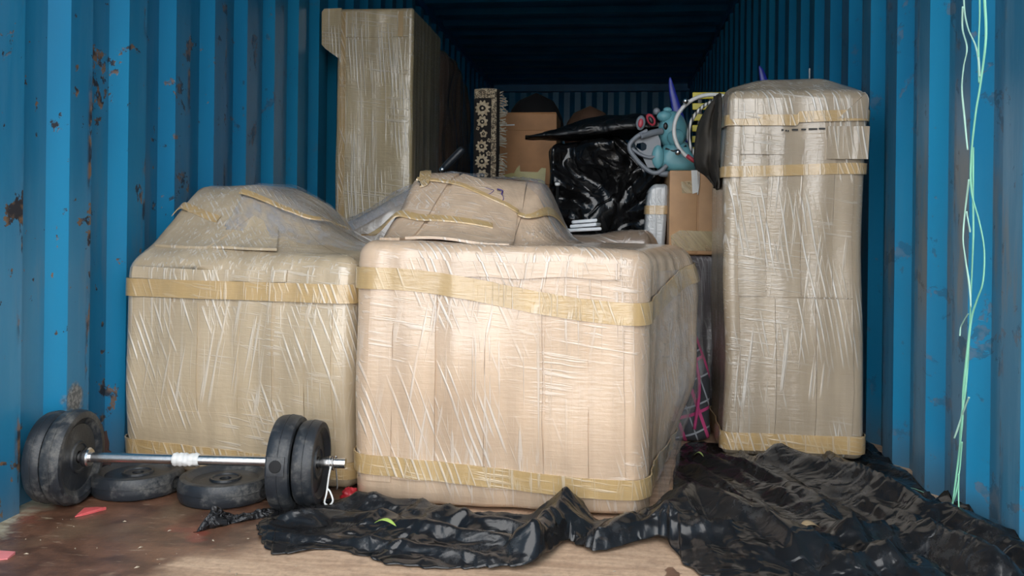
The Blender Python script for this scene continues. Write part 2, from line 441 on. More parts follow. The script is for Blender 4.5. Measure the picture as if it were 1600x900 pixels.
# ------------------------------------------------------------------ wrapped furniture
class Wrap:
    """a rounded bundle: s runs round the footprint (0 = middle of the front, + to the right), z up; h(x, y) is the top"""
    def __init__(s, O, ang, w, d, rc, h, re=.05, rb=.025, amp=.006, crease=.003, seed=0, warp=None, N=230):
        s.O = Vector(O); s.ex = Vector((math.cos(ang), math.sin(ang), 0)); s.ey = Vector((-math.sin(ang), math.cos(ang), 0))
        s.w, s.d, s.rc, s.h, s.re, s.rb, s.amp, s.cr, s.seed, s.warp, s.N = w, d, rc, h, re, rb, amp, crease, seed, warp, N
        q = PI * rc / 2
        s.seg = [w / 2 - rc, q, d - 2 * rc, q, w - 2 * rc, q, d - 2 * rc, q, w / 2 - rc]
        s.L = sum(s.seg)
    def xy(s, t):
        t = t % s.L; w, d, r = s.w, s.d, s.rc
        corners = ((w / 2 - r, r, -PI / 2), (w / 2 - r, d - r, 0), (-w / 2 + r, d - r, PI / 2), (-w / 2 + r, r, PI))
        sd = s.seg
        if t <= sd[0]: return t, 0, 0, -1
        t -= sd[0]
        for k in range(4):
            if t <= sd[1]:
                a = corners[k][2] + t / r
                return corners[k][0] + r * math.cos(a), corners[k][1] + r * math.sin(a), math.cos(a), math.sin(a)
            t -= sd[1]
            ln = sd[2 + 2 * k] if k < 3 else sd[8]
            if t <= ln + 1e-6:
                if k == 0: return w / 2, r + t, 1, 0
                if k == 1: return w / 2 - r - t, d, 0, 1
                if k == 2: return -w / 2, d - r - t, -1, 0
                return -w / 2 + r + t, 0, 0, -1
            t -= ln
        return 0, 0, 0, -1
    def out(s, x, y, z):
        if s.warp: x, y, z = s.warp(x, y, z)
        return s.O + s.ex * x + s.ey * y + Vector((0, 0, z))
    def nse(s, x, y, z, t):
        return s.amp * nz(x * 4 + s.seed, y * 4, z * 4) * 1.6 + s.cr * nz(x * 17 + s.seed * 3, y * 17, z * 1.3) * 1.6
    def side(s, t, z, off=0.0):
        x, y, nx, ny = s.xy(t)
        b = s.nse(x, y, z, t) + off
        if z < s.rb: b -= s.rb * (1 - math.sqrt(max(0, 1 - ((s.rb - z) / s.rb) ** 2)))
        H = s.h(x, y)
        if z > H - s.re:
            k = min(1.0, (z - H + s.re) / s.re); b -= s.re * (1 - math.sqrt(max(0, 1 - k * k)))
        return s.out(x + nx * b, y + ny * b, z)
    def edge(s, t, a, off=0.0):
        """over the rounded top edge: a = 0 side, 1 top"""
        x, y, nx, ny = s.xy(t); an = a * PI / 2
        ins = s.re * (1 - math.cos(an)); xi, yi = x - nx * ins, y - ny * ins
        b = s.nse(x, y, s.h(xi, yi) - s.re, t)
        z = s.h(xi, yi) - s.re + (s.re + off) * math.sin(an)
        return s.out(xi + nx * (b + off * math.cos(an)), yi + ny * (b + off * math.cos(an)), z)
    def top(s, x, y, off=0.0):
        z = s.h(x, y) + off + s.amp * nz(x * 6 + s.seed, y * 6, 3.3)
        return s.out(x, y, z)
    def find(s, pts):
        """local (x, y) places on the top that appear nearest the given picture points, the nearer ones first"""
        if not hasattr(s, 'tab'):
            s.tab = []
            for i in range(91):
                for j in range(91):
                    x = (-.49 + .98 * i / 90) * s.w; y = s.d * (.04 + .80 * j / 90)
                    s.tab.append((proj(s.top(x, y)), x, y))
        out = []
        for (px, py) in pts:
            b_ = min(s.tab, key=lambda e: (e[0][0] - px) ** 2 + (e[0][1] - py) ** 2 * 2 + e[2] * 6)
            out.append((b_[1], b_[2]))
        return out
    def body(s, m=26, q=22):
        mb = MB(); rows = []
        ts = [s.L * i / s.N for i in range(s.N)]
        for k in range(m + 1):
            f = (k / m) ** 1.0
            row = []
            for t in ts:
                x, y, nx, ny = s.xy(t)
                row.append(s.side(t, (s.h(x - nx * s.re, y - ny * s.re) - s.re) * f if k > 2 else s.rb * (k / 2.5)))
            rows.append(row)
        for k in range(1, 7): rows.append([s.edge(t, k / 6) for t in ts])
        for k in range(1, q + 1):
            row = []
            for t in ts:
                x, y, nx, ny = s.xy(t); xi, yi = x - nx * s.re, y - ny * s.re
                g = k / q; cxm = xi * .02; cym = s.d / 2 + (yi - s.d / 2) * .02
                xx, yy = xi + (cxm - xi) * g, yi + (cym - yi) * g
                b = s.nse(x, y, s.h(xi, yi) - s.re, t) * (1 - g)
                z = s.h(xx, yy) + s.amp * nz(xx * 6 + s.seed, yy * 6, 3.3) * min(1, g * 4)
                row.append(s.out(xx + nx * b, yy + ny * b, z))
            rows.append(row)
        mb.grid(rows, True)
        n = s.N; mb.f.append(tuple(range(n - 1, -1, -1))); mb.f.append(tuple(range(len(mb.v) - n, len(mb.v))))
        return mb
    def band(s, zf, w, off=.003, th=.001):
        ts = [s.L * i / (s.N * 1) for i in range(int(s.N))]
        def Fn(u, v, o):
            return s.side(u, zf(u) + v, o)
        return patch(Fn, ts, (-w / 2, -w / 6, w / 6, w / 2), off, th, True)
    def panel(s, a, b, z0, z1, off=.004, th=.003, tilt=0.0, wob=.004):
        nu = max(2, int(abs(b - a) / .012)); nv = max(2, int((z1 - z0) / .025))
        sd = a * 31 + z0 * 17 + s.seed
        def Fn(u, v, o):
            fu = (u - a) / (b - a)
            uu = u + tilt * (v - z0) + wob * nz(v * 9, fu * 1.5, sd)
            return s.side(uu % s.L, v + wob * nz(u * 8, v * 2, sd + 5), o)
        return patch(Fn, lin(a, b, nu), lin(z0, z1, nv), off, th)
    def strip(s, pts, w, off=.004, th=.0012):
        """tape or a sheet over the top along local (x, y) points"""
        P = catmull([Vector((p[0], p[1], 0)) for p in pts], 10)
        rows = []; bk = []
        for i, p in enumerate(P):
            a = P[max(0, i - 1)]; b = P[min(len(P) - 1, i + 1)]; t = (b - a).normalized(); n = Vector((-t.y, t.x, 0))
            rows.append([s.top(p.x + n.x * k * w, p.y + n.y * k * w, off + th) for k in (-.5, 0, .5)])
            bk.append([s.top(p.x + n.x * k * w, p.y + n.y * k * w, off - .003) for k in (-.5, 0, .5)])
        mb = MB().grid(rows)
        mb.grid([[r[0] for r in bk], [r[0] for r in rows]]); mb.grid([[r[-1] for r in rows], [r[-1] for r in bk]])
        return mb

M_card_main = wrapped('film_wrapped_cardboard_warm', (.60, .435, .300), ang=.38, seed=1.0, film=.55)
M_card_left = wrapped('film_wrapped_cardboard_tan', (.52, .405, .265), ang=.36, seed=2.0, film=.52)
M_card_tall = wrapped('film_wrapped_cardboard_greyed', (.42, .335, .235), ang=.2, seed=3.0, film=.68, rough=.35)
M_card_high = wrapped('film_wrapped_cardboard_ochre', (.50, .39, .22), ang=.08, seed=4.0, film=.55)
M_tape = wrapped('brown_packing_tape_under_film', (.52, .350, .155), ang=.36, seed=6.0, film=.45, dark=.88)
M_film = film_mat('clear_stretch_film', .04, .32)
M_film2 = film_mat('cloudy_stretch_film', .10, .5, (.45, .45, .48), 4)

# ---- the big front bundle
OM = Vector((-.28, 2.165, .006))
def h_main(x, y):
    S = sm(.10, .50, y - .10 * sm(-.2, .15, x)); G = sm(-.44, -.33, x) * (1 - sm(.04, .14, x)) 
    S = max(S * (1 - sm(-.25, .1, x) * .0), 0)
    back = 1 - .3 * sm(.66, .74, y)
    sag = -.016 * math.exp(-((x - .03) / .16) ** 2) * sm(.0, .08, y)
    return .668 + sag + .195 * S * G * back + .012 * sm(-.3, .0, x) * 0 - .015 * sm(.1, .38, x)
def warp_main(x, y, z):
    fl = .155 * sm(.05, .66, y) * sm(.05, .38, x) * (1 - .55 * sm(.28, .0, z)) * (1 - .25 * sm(.5, .68, z))
    y -= .02 * math.sin(PI * min(1, max(0, z / .66))) * (1 - sm(0, .1, y)) + .018 * math.sin(PI * (x + .38) / .76) * (1 - sm(0, .12, y))
    return x + fl + .012 * (z - .3) * (1 if x < 0 else -1), y, z
WM = Wrap(OM, -.035, .755, .72, .055, h_main, .045, .02, .008, .0045, 1.3, warp_main)
t = thing('wrapped_furniture', OM, 'largest cardboard-covered bundle in clear stretch film, standing at the front centre', 'wrapped furniture')
finish('cardboard_body', WM.body(), M_card_main, t)
cuts = (-.335, -.268, -.152, -.028, .118, .228, .318)
for i in range(6):
    a, b = cuts[i], cuts[i + 1]
    finish('cardboard_panel', WM.panel(a + .002, b - .002, .055 + .01 * (i % 3), .565 - .012 * (i % 2),   .0002 + .0018 * (i % 2), .003, .02 * (-1) ** i * .3), M_card_main, t, auto=.7)
finish('cardboard_panel', WM.panel(-.30, .31, .583, .622, .003, .004, 0, .008), M_card_main, t, auto=.7)
finish('tape_band', WM.band(lambda u: .572 - .075 * sm(-.3, .36, ((u + WM.L / 2) % WM.L) - WM.L / 2) * (1 - sm(.36, .9, ((u + WM.L / 2) % WM.L) - WM.L / 2)), .055, .0065), M_tape, t)
finish('tape_band', WM.band(lambda u: .098 - .03 * sm(-.35, .36, ((u + WM.L / 2) % WM.L) - WM.L / 2), .05, .0065), M_tape, t)
finish('tape_strip', WM.strip(WM.find([(652, 287), (700, 291), (745, 306), (790, 326), (835, 343), (880, 356)]), .011, .015), M_tape, t)
finish('tape_strip', WM.strip(WM.find([(570, 368), (605, 354), (660, 348), (720, 352), (770, 360)]), .02, .015), M_tape, t)
finish('tape_strip', WM.strip(WM.find([(655, 294), (663, 286), (665, 281)]), .035, .015), M_tape, t)
# cardboard flap whose edge is seen along the slope
def flap(W, quad, th, mat, parent, off=.006, n=14):
    a, b, c, d = [Vector((p[0], p[1], 0)) for p in quad]
    def Fn(u, v, o):
        p = (a * (1 - u) + b * u) * (1 - v) + (d * (1 - u) + c * u) * v
        return W.top(p.x, p.y, o)
    return finish('cardboard_flap', patch(Fn, lin(0, 1, n), lin(0, 1, n), off, th), mat, parent, auto=.7)
flap(WM, ((-.27, .075), (.02, .06), (.0, .34), (-.20, .46)), .004, M_card_main, t)
flap(WM, ((-.345, .09), (-.285, .075), (-.215, .48), (-.30, .50)), .004, M_card_main, t, .004)
# the loose film pulled out along the right side and pleats of film down the front
mbf = MB(); rows = []
for i in range(25):
    f = i / 24; row = []
    zt = .60 - .02 * f; 
    for k in range(19):
        g = k / 18
        s_ = .40 + .62 * f
        z = zt * (1 - g) + .006 * g
        base = WM.side(s_, max(z, .01), .008)
        bulge = .05 * math.sin(PI * f) * (.4 + .6 * g) + .03 * g * (1 - f)
        w_ = .007 * math.sin(9 * g * 3 + f * 26) * math.sin(PI * f)
        row.append(base + Vector((.9, -.35, 0)) * (bulge * .55 + w_))
    rows.append(row)
finish('film_sheet', MB().grid(rows), M_film, t)
rows = []
for i in range(19):
    f = i / 18
    rows.append([WM.top(-.13 + .27 * f, .36 + .22 * (1 - f) + (.24 - .14 * (1 - f)) * k / 10, .010 + .003 * math.sin(f * 20 + k * 2.1)) for k in range(11)])
finish('film_sheet', MB().grid(rows), M_film2, t)
# the pen strokes on the film at the back
M_ink = plain('violet_marker_ink', (.055, .03, .16), .4)
def ink(W, pts, r=.0022):
    P = catmull([W.top(p[0], p[1], .008) for p in pts], 6)
    mb_ = MB().tube(P, r, 5); return mb_
finish('marker_stroke', ink(WM, WM.find([(761, 298), (767, 300), (769, 303), (766, 308), (756, 309), (760, 312)])), M_ink, t)
finish('marker_stroke', ink(WM, WM.find([(778, 299), (783, 302), (785, 308), (785, 315), (782, 322)])), M_ink, t)

# ---- the bundle by the left wall
OL = Vector((-1.035, 2.30, 0)); AL = -.137
def h_left(x, y):
    S = sm(.0, .34, y); G = 1 - .95 * sm(-.13, .36, x) ** .8
    edge = 1 - .35 * sm(-.30, -.37, x)
    return .625 + .012 * x + .21 * S * G * edge * (1 - .3 * sm(.5, .7, y))
def warp_left(x, y, z):
    y -= .018 * math.sin(PI * min(1, max(0, z / .62))) * (1 - sm(0, .12, y))
    if x > 0: x -= .13 * sm(.12, .6, y) * sm(0, .3, x)
    return x, y, z
WL = Wrap(OL, AL, .725, .62, .055, h_left, .055, .03, .007, .0045, 6.1, warp_left)
t = thing('wrapped_furniture', OL, 'humped cardboard-covered bundle in stretch film beside the left blue wall, behind the barbell', 'wrapped furniture')
finish('cardboard_body', WL.body(), M_card_left, t)
cuts = (-.30, -.19, -.095, .022, .13, .225, .31)
for i in range(6):
    a, b = cuts[i], cuts[i + 1]
    lo = .05 if i != 2 else .17
    finish('cardboard_panel', WL.panel(a + .002, b - .002, lo, .50 - .008 * (i % 3), .0002 + .0018 * ((i + 1) % 2), .003, .012 * (-1) ** i), M_card_left, t, auto=.7)
finish('cardboard_panel', WL.panel(-.29, .31, .035, .19, .0035, .0025, 0, .006), M_card_left, t, auto=.7)
finish('cardboard_panel', WL.panel(-.315, .16, .553, .585, .003, .004, 0, .006), M_card_left, t, auto=.7)
finish('tape_band', WL.band(lambda u: .528, .05, .0065), M_tape, t)
finish('tape_band', WL.band(lambda u: .075 - .02 * sm(-.3, .3, ((u + WL.L / 2) % WL.L) - WL.L / 2), .045, .0075), M_tape, t)
finish('tape_strip', WL.strip(WL.find([(238, 327), (275, 330), (310, 338), (342, 349)]), .018, .014), M_tape, t)
finish('tape_strip', WL.strip(WL.find([(375, 309), (410, 320), (455, 338), (500, 352), (545, 366)]), .014, .02), M_tape, t)
flap(WL, ((-.30, .06), (-.12, .05), (-.06, .17), (-.26, .23)), .004, M_card_left, t)
flap(WL, ((-.11, .05), (.10, .05), (.04, .16), (-.05, .18)), .004, M_card_left, t)
rows = []
for i in range(15):
    f = i / 14; row = []
    for k in range(13):
        g = k / 12
        x = -.12 + .44 * f; y = .12 + .40 * g
        row.append(WL.top(x, y, .009 + .012 * math.sin(PI * f) * math.sin(PI * g) + .003 * math.sin(f * 18 + g * 7)))
    rows.append(row)
finish('film_sheet', MB().grid(rows), M_film2, t)

# ---- grey film-covered bundle between and behind the two
OB = Vector((-.72, 3.05, 0))
def h_rear(x, y):
    return .68 + .20 * sm(-.42, .12, x) - .05 * sm(.25, .42, x) + .01 * math.sin(x * 9)
M_rear = wrapped('film_wrapped_cardboard_grey', (.33, .29, .25), ang=1.1, seed=5.0, film=.5)
WB = Wrap(OB, 0, .86, .42, .09, h_rear, .08, .02, .012, .006, 9.4)
t = thing('wrapped_furniture', OB, 'low grey film-covered bundle sloping up behind the two front bundles', 'wrapped furniture')
finish('wrapped_body', WB.body(), M_rear, t)
rows = [[WB.edge(-.36 + .62 * i / 14, .2 + .8 * k / 4, .012) for k in range(5)] + [WB.top(-.34 + .6 * i / 14, .08 + .3 * k / 6, .015 + .008 * math.sin(i * 1.3 + k)) for k in range(7)] for i in range(15)]
finish('film_sheet', MB().grid(rows), M_film2, t)
finish('tape_strip', WB.strip([(.10, .1), (.10, .2), (.10, .32)], .035, .02), M_tape, t)

# ---- the tall package at the right
OT = Vector((.563, 2.77, .006))
def h_tall(x, y):
    return 1.14 + .055 * sm(.0, .15, y) * (1 - .5 * sm(.08, .21, x)) * (1 - .5 * sm(-.06, -.21, x)) - .015 * sm(.25, .4, y)
def warp_tall(x, y, z):
    return x + .006 * math.sin(z * 7), y, z
WT = Wrap(OT, .0, .425, .40, .035, h_tall, .035, .02, .006, .003, 12.7, warp_tall)
t = thing('wrapped_package', OT, 'tall narrow cardboard package in shiny film standing against the right wall', 'package')
finish('cardboard_body', WT.body(40, 14), M_card_tall, t)
for (a, b, z0, z1, o_) in ((-.17, -.085, .50, .925, .002), (-.085, .02, .50, .985, .0), (.02, .115, .50, .985, .003), (.115, .175, .50, .90, .001),
                           (-.17, -.06, .06, .495, .003), (-.06, .06, .06, .495, .001), (.06, .172, .06, .495, .003), (-.175, -.04, .94, 1.0, .004)):
    finish('cardboard_panel', WT.panel(a + .001, b - .001, z0, z1, o_, .004, 0, .003), M_card_tall, t, auto=.7)
# loose square sheet at the upper right that stands off past the corner
def Fq(u, v, o):
    p = WT.side(u if u < .17 else .17, v, o + .006)
    if u > .17: p = p + Vector((u - .17, -.004 + (u - .17) * .08, 0))
    return p
finish('cardboard_flap', patch(Fq, lin(.085, .208, 14), lin(.925, 1.025, 6), .004, .004), M_card_tall, t, auto=.7)
finish('tape_band', WT.band(lambda u: 1.055 + .01 * math.sin(u * 3), .034, .007), M_tape, t)
finish('tape_band', WT.band(lambda u: .885 + .012 * sm(-.2, .2, ((u + WT.L / 2) % WT.L) - WT.L / 2), .034, .008), M_tape, t)
finish('tape_band', WT.band(lambda u: .048, .055, .008), M_tape, t)
# folded corners of the wrapping at the top
for sgn in (-1, 1):
    def Fc(u, v, o, sgn=sgn):
        return WT.side((sgn * (.205 - u * .09 * v)) % WT.L, 1.135 - .085 * v, o)
    finish('corner_fold', patch(Fc, lin(0, 1, 8), lin(0.02, 1, 8), .005, .004), M_card_tall, t, auto=.7)
M_print = plain('black_print', (.03, .03, .03), .6)
for (a, b, z) in ((-.052, -.046, 1.012), (-.04, -.036, 1.01), (-.033, -.030, 1.009), (-.02, -.002, 1.013), (.008, .022, 1.014), (.03, .055, 1.015), (.06, .078, 1.016)):
    finish('printed_mark', patch(lambda u, v, o: WT.side(u % WT.L, v, o), lin(a, b, 2), lin(z, z + .005, 1), .006, .0006), M_print, t)

# ---- the high upright package at the back left
Yh = 4.05
pa = atY(524, 340, Yh); pb = atY(646, 200, Yh); ptop = atY(600, 12, Yh).z
OH = Vector(((pa.x + pb.x) / 2 - .005, Yh, 0)); wH = pb.x - pa.x
WH = Wrap(OH, 0, wH, .66, .018, lambda x, y: ptop, .018, .01, .003, .003, 15.2)
t = thing('wrapped_package', OH, 'highest upright package in film and brown tape, back left near the roof', 'package')
finish('cardboard_body', WH.body(40, 8), M_card_high, t)
xo = atY(503, 40, Yh).x; zo = atY(505, 70, Yh).z; zo2 = atY(520, 92, Yh).z
mb = MB(); pr = [(pa.x + .02, ptop), (xo + .012, ptop - .002), (xo, ptop - .018), (xo + .002, zo), (xo + .02, zo - .02), (pa.x + .01, zo2), (pa.x + .02, zo2 - .02)]
rows = [[Vector((x, y, z)) for (x, z) in pr] for y in (Yh + .003, Yh - .004, Yh + .3, Yh + .6)]
mb.add([Vector((x, Yh - .006, z)) for (x, z) in pr] + [Vector((x, Yh + .60, z)) for (x, z) in pr],
       [tuple(range(6, -1, -1)), tuple(range(7, 14))] + [(i, (i + 1) % 7, 7 + (i + 1) % 7, 7 + i) for i in range(7)])
finish('overhanging_top', mb, M_card_high, t, False)
hw = wH / 2
finish('cardboard_panel', WH.panel(-hw + .03, hw - .022, ptop - .14, ptop - .02, .002, .003, 0, .002), M_card_high, t, auto=.7)
finish('cardboard_panel', WH.panel(-hw + .06, hw - .02, .3, ptop - .15, .001, .003, 0, .003), M_card_high, t, auto=.7)
finish('tape_strip', WH.panel(-hw + .02, -hw + .048, .3, ptop - .018, .005, .001, 0, .004), M_tape, t)
finish('tape_strip', WH.panel(hw - .075, hw - .05, ptop - .14, ptop - .018, .006, .001, 0, .002), M_tape, t)

# ---- dark brown wrapped piece behind it
OD = Vector((-1.15, 4.76, 0))
M_dark = wrapped('film_over_dark_brown', (.150, .095, .062), ang=.3, seed=7.0, film=.12, dark=.5)
WD = Wrap(OD, 0, .40, .95, .05, lambda x, y: 1.70 - .05 * sm(.3, .95, y), .05, .02, .02, .012, 18.0)
t = thing('wrapped_package', OD, 'dark brown package in crinkled film behind the highest package', 'package')
finish('wrapped_body', WD.body(40, 8), M_dark, t)
finish('tape_band', WD.band(lambda u: .9, .05, .012), M_tape, t)

# ------------------------------------------------------------------ barbell and weight plates
def rubber():
    b = NB('dusty_black_plastic_plate'); v = b.coord()
    d = b.noise(v, 14, 5, .68, .4); d2 = b.noise(v, 90, 4, .7)
    m = b.math('MULTIPLY', b.ramp(d, .46, .68), b.ramp(d2, .3, .65))
    c = b.mix(b.math('MULTIPLY', m, .55), (.018, .022, .028), (.22, .21, .19))
    b.P(Base_Color=c, Roughness=b.math('ADD', b.math('MULTIPLY', m, .35), .42), Normal=b.bump(b.math('ADD', b.noise(v, 60, 4), b.math('MULTIPLY', d, .8)), .25, .004))
    return b.m
M_rub = rubber()
M_steel = plain('chromed_steel', (.62, .62, .62), .25, 1.0, .08, 120)
M_white = plain('white_plastic', (.72, .72, .70), .45)
M_hole = plain('dark_hollow', (.008, .008, .009), .8)

def plate_profile(R, T, bore=.0155):
    h = T / 2
    half = [(bore, h * .60), (bore + .006, h * .62), (.032, h * .62), (.034, h * .74), (.039, h * .76), (.041, h * .58), (R * .70, h * .54), (R * .74, h * .70),
            (R * .80, h * .80), (R * .83, h * .97), (R * .90, h), (R * .955, h * .93), (R * .985, h * .70), (R, h * .30)]
    return half + [(r, -z) for (r, z) in reversed(half)] + [half[0]]

def plate(root_loc, M, R, T, name, label, group=None, parent=None, plug=False, seam=True):
    """M places the plate; its axis is local z"""
    mb = MB().lathe(plate_profile(R, T), 56, M)
    if parent is None:
        t_ = thing(name, root_loc, label, 'weight plate', group)
    else:
        t_ = parent
    d = finish('weight_plate' if parent is not None else 'disc', mb, M_rub, t_, auto=.6)
    if seam:
        ring = [M @ Vector((R * 1.001 * math.cos(a), R * 1.001 * math.sin(a), T * .04)) for a in lin(0, 2 * PI, 56)[:-1]]
        finish('mould_seam', MB().tube(ring, .0012, 4, True), M_rub, d)
    if plug:
        for a in plug:
            n = Vector((math.cos(a), math.sin(a), 0)); tt = Vector((-math.sin(a), math.cos(a), 0)); zz = Vector((0, 0, 1))
            def Fp(u, v, o):
                return M @ (n * (math.sqrt(max(0, R * R - u * u)) + o) + tt * u + zz * v)
            finish('plug_plate', patch(Fp, lin(-.022, .022, 6), lin(-.021, .021, 3), .001, .0015), M_rub, d, auto=.5)
            rows = []
            for (rr, hh) in ((.015, .0015), (.015, .004), (.013, .0045), (.0, .0045)):
                rows.append([M @ (n * (R + hh - .001) + tt * rr * math.cos(k * PI / 8) + zz * rr * math.sin(k * PI / 8)) for k in range(16)])
            finish('plug', MB().grid(rows, True), M_hole, d)
    return t_

# flat plates on the floor
for (px, py, R_, T_, dz, yaw, lab) in ((215, 785, .117, .056, 0, .3, 'black weight plate lying flat on the wet floor, nearer the left wall'),
                                      (352, 798, .119, .058, 0, 1.9, 'dusty black weight plate lying flat beside the upright end plates')):
    e = onZ(px, py); d = Vector((e.x, e.y, 0)).normalized()
    c = e + d * R_; c.z = 0
    M = Matrix.Translation(c + Vector((0, 0, T_ / 2 + .001))) @ Matrix.Rotation(yaw, 4, 'Z')
    th_ = plate(c, M, R_, T_, 'weight_plate', lab, 'loose weight plates on the floor')
    a = math.atan2(-d.y, -d.x) - yaw + .9
    n = M.to_3x3() @ Vector((math.cos(a), math.sin(a), 0)); tt = Vector((-n.y, n.x, 0))
    cc = c + Vector((0, 0, T_ / 2)) + n * (R_ - .006)
    rows = [[cc + n * o + tt * r * math.cos(k * PI / 8) + Vector((0, 0, r * math.sin(k * PI / 8))) for k in range(16)] for (r, o) in ((.018, .004), (.018, .0085), (.015, .0085), (.014, .004), (.0, .004))]
    finish('filler_hole', MB().grid(rows, True), M_hole, th_)

# the loaded bar
BL = Vector((-1.375, 2.055, .1185)); BR = Vector((-.655, 2.112, .117))
ax = (BR - BL).normalized()
bar_root = thing('barbell', Vector(((BL.x + BR.x) / 2, (BL.y + BR.y) / 2, 0)), 'short chrome barbell loaded with dusty black plates at both ends', 'barbell')
Lb = (BR - BL).length
def axM(s_):
    """matrix whose local z runs along the bar, at s_ metres from the left end"""
    z = ax; x = Vector((0, 0, 1)); x = (x - z * x.dot(z)).normalized(); y = z.cross(x)
    p = BL + ax * s_
    return Matrix(((x.x, y.x, z.x, p.x), (x.y, y.y, z.y, p.y), (x.z, y.z, z.z, p.z), (0, 0, 0, 1)))
finish('bar', MB().tube([BL - ax * .035, BL, BL + ax * Lb * .5, BR - ax * .003, BR], .0125, 16), M_steel, bar_root, auto=.7)
plate(None, axM(-.020), .113, .044, '', '', parent=bar_root)
plate(None, axM(.029), .1175, .050, '', '', parent=bar_root)
plate(None, axM(.580), .1165, .058, '', '', parent=bar_root, plug=[1.40])
plate(None, axM(.637), .104, .052, '', '', parent=bar_root)
finish('collar', MB().lathe([(.013, -.008), (.022, -.008), (.024, -.004), (.024, .006), (.021, .010), (.013, .010)], 24, axM(.064)), M_steel, bar_root, auto=.6)
finish('collar', MB().lathe([(.013, -.006), (.0165, -.006), (.0165, .014), (.013, .014)], 24, axM(.673)), M_steel, bar_root, auto=.6)
# white cloth tape around the bar
def wt(p):
    a = math.atan2(p.y, p.x); k = 1 + .22 * nz(a * 2, p.z * 60, 2.0)
    return Vector((p.x * k, p.y * k, p.z))
finish('white_tape_wrap', MB().lathe([(.0125, -.033), (.0145, -.032)] + [(.0155 + .0012 * math.sin(i * 1.9), -.03 + i * .004) for i in range(16)] + [(.0145, .033), (.0125, .034)], 20, axM(.318), wt), M_white, bar_root)
# spring clip: wire coil round the bar with two legs
Mc = axM(.686)
cl = [Mc @ Vector((.0165 * math.cos(a), .0165 * math.sin(a), (a - PI) * .0012)) for a in lin(0, 4 * PI, 40)]
finish('spring_clip_coil', MB().tube(cl, .0022, 6), M_steel, bar_root)
pc = BL + ax * .690
leg = catmull([pc + Vector(v) for v in ((0, -.016, -.004), (-.002, -.026, -.03), (-.004, -.034, -.066), (-.008, -.036, -.088), (.004, -.037, -.094), (.013, -.036, -.082), (.006, -.035, -.062), (-.001, -.033, -.055))], 6)
finish('spring_clip_leg', MB().tube(leg, .0024, 6), M_white, bar_root)
leg = catmull([pc + Vector(v) for v in ((0, .016, -.004), (.004, .018, -.03), (.006, .020, -.066), (.004, .021, -.072))], 5)
finish('spring_clip_leg', MB().tube(leg, .0022, 6), M_steel, bar_root)

# ------------------------------------------------------------------ black plastic sheet on the floor
M_tarp = black_plastic('black_polythene_sheet', .010, .14, .22, 4, 0, .42)
pairs = [((404, 838), (400, 824)), ((432, 868), (445, 794)), ((520, 860), (530, 788)), ((620, 886), (620, 788)), ((740, 891), (740, 806)), ((835, 889), (850, 806)),
         ((885, 852), (900, 812)), ((935, 866), (965, 818)), ((1030, 852), (1045, 785)), ((1098, 903), (1066, 700)), ((1250, 940), (1160, 696)), ((1420, 965), (1310, 690)),
         ((1570, 985), (1440, 706)), ((1720, 1000), (1540, 790)), ((1800, 980), (1640, 905))]
PB = catmull([onZ(*p[0]) for p in pairs], 26); PT = catmull([onZ(*p[1]) for p in pairs], 26)
ridges = [  # pixels along the crest, height, half width
    ([(1040, 850), (1065, 815), (1085, 800), (1120, 812), (1180, 850), (1250, 880)], .075, .07),
    ([(1215, 738), (1260, 752), (1380, 800), (1500, 860), (1640, 925)], .080, .05),
    ([(1000, 860), (1120, 858), (1250, 868), (1390, 850), (1480, 870), (1560, 920)], .045, .045),
    ([(460, 815), (560, 822), (660, 850), (760, 868), (850, 862)], .028, .035),
    ([(560, 800), (660, 812), (760, 838), (840, 842)], .030, .03),
    ([(830, 880), (862, 850), (885, 822), (905, 808)], .075, .05),
    ([(930, 858), (985, 842), (1040, 815)], .045, .04),
    ([(1085, 712), (1150, 745), (1230, 790)], .018, .02), ([(1130, 725), (1200, 758), (1290, 810)], .018, .018),
    ([(1080, 735), (1140, 770), (1200, 810)], .02, .02), ([(1200, 715), (1300, 770), (1380, 815)], .022, .02),
    ([(1280, 720), (1380, 775), (1440, 800)], .025, .022), ([(1200, 885), (1320, 880), (1450, 900)], .03, .03),
    ([(1300, 905), (1420, 890), (1540, 960)], .04, .04), ([(1480, 800), (1560, 850), (1640, 890)], .05, .03),
    ([(620, 880), (740, 884), (830, 884)], .014, .02), ([(440, 800), (520, 805), (560, 800)], .02, .03)]
RID = []
for (pts, hh, hw_) in ridges:
    RID.append(([onZ(*p) for p in pts], hh, hw_))
def seg_d(p, a, b):
    ab = b - a; t_ = max(0, min(1, (p - a).dot(ab) / ab.length_squared)); return (p - a - ab * t_).length
def tarp_h(p, e):
    z = 0.0
    q = Vector((p.x + .02 * nz(p.x * 9, p.y * 9, 1), p.y + .02 * nz(p.x * 9, p.y * 9, 7), 0))
    for (pl, hh, hw_) in RID:
        d = min(seg_d(q, pl[i], pl[i + 1]) for i in range(len(pl) - 1))
        if d < hw_ * 2.4: z = max(z, hh * max(0, 1 - (d * d + .00004) ** .5 / (hw_ * 1.5)) ** 1.25)
    w1 = .035 * nz(p.x * 3, p.y * 3, 9)
    R_ = sm(-.05, .25, p.x)
    def folds(dx, dy, fu, fv, sd):
        u = p.x * dx + p.y * dy; v = -p.x * dy + p.y * dx + w1
        return max(0, 1 - abs(nz(u * fu + sd, v * fv, sd)) * 3.4)
    z += R_ * (.026 * folds(.42, -.91, .8, 6.5, 2.2) + .012 * folds(.30, -.95, 1.6, 15, 5.1) + .008 * folds(.8, -.6, 2.4, 12, 8.3))
    z += (1 - R_) * (.020 * folds(.99, -.12, 1.0, 9, 2.9) + .009 * folds(.95, -.3, 2.2, 18, 6.1) + .008 * folds(.8, .6, 3, 13, 9.3))
    return max(.003, z * (.25 + .75 * e) + .003)
rows = []
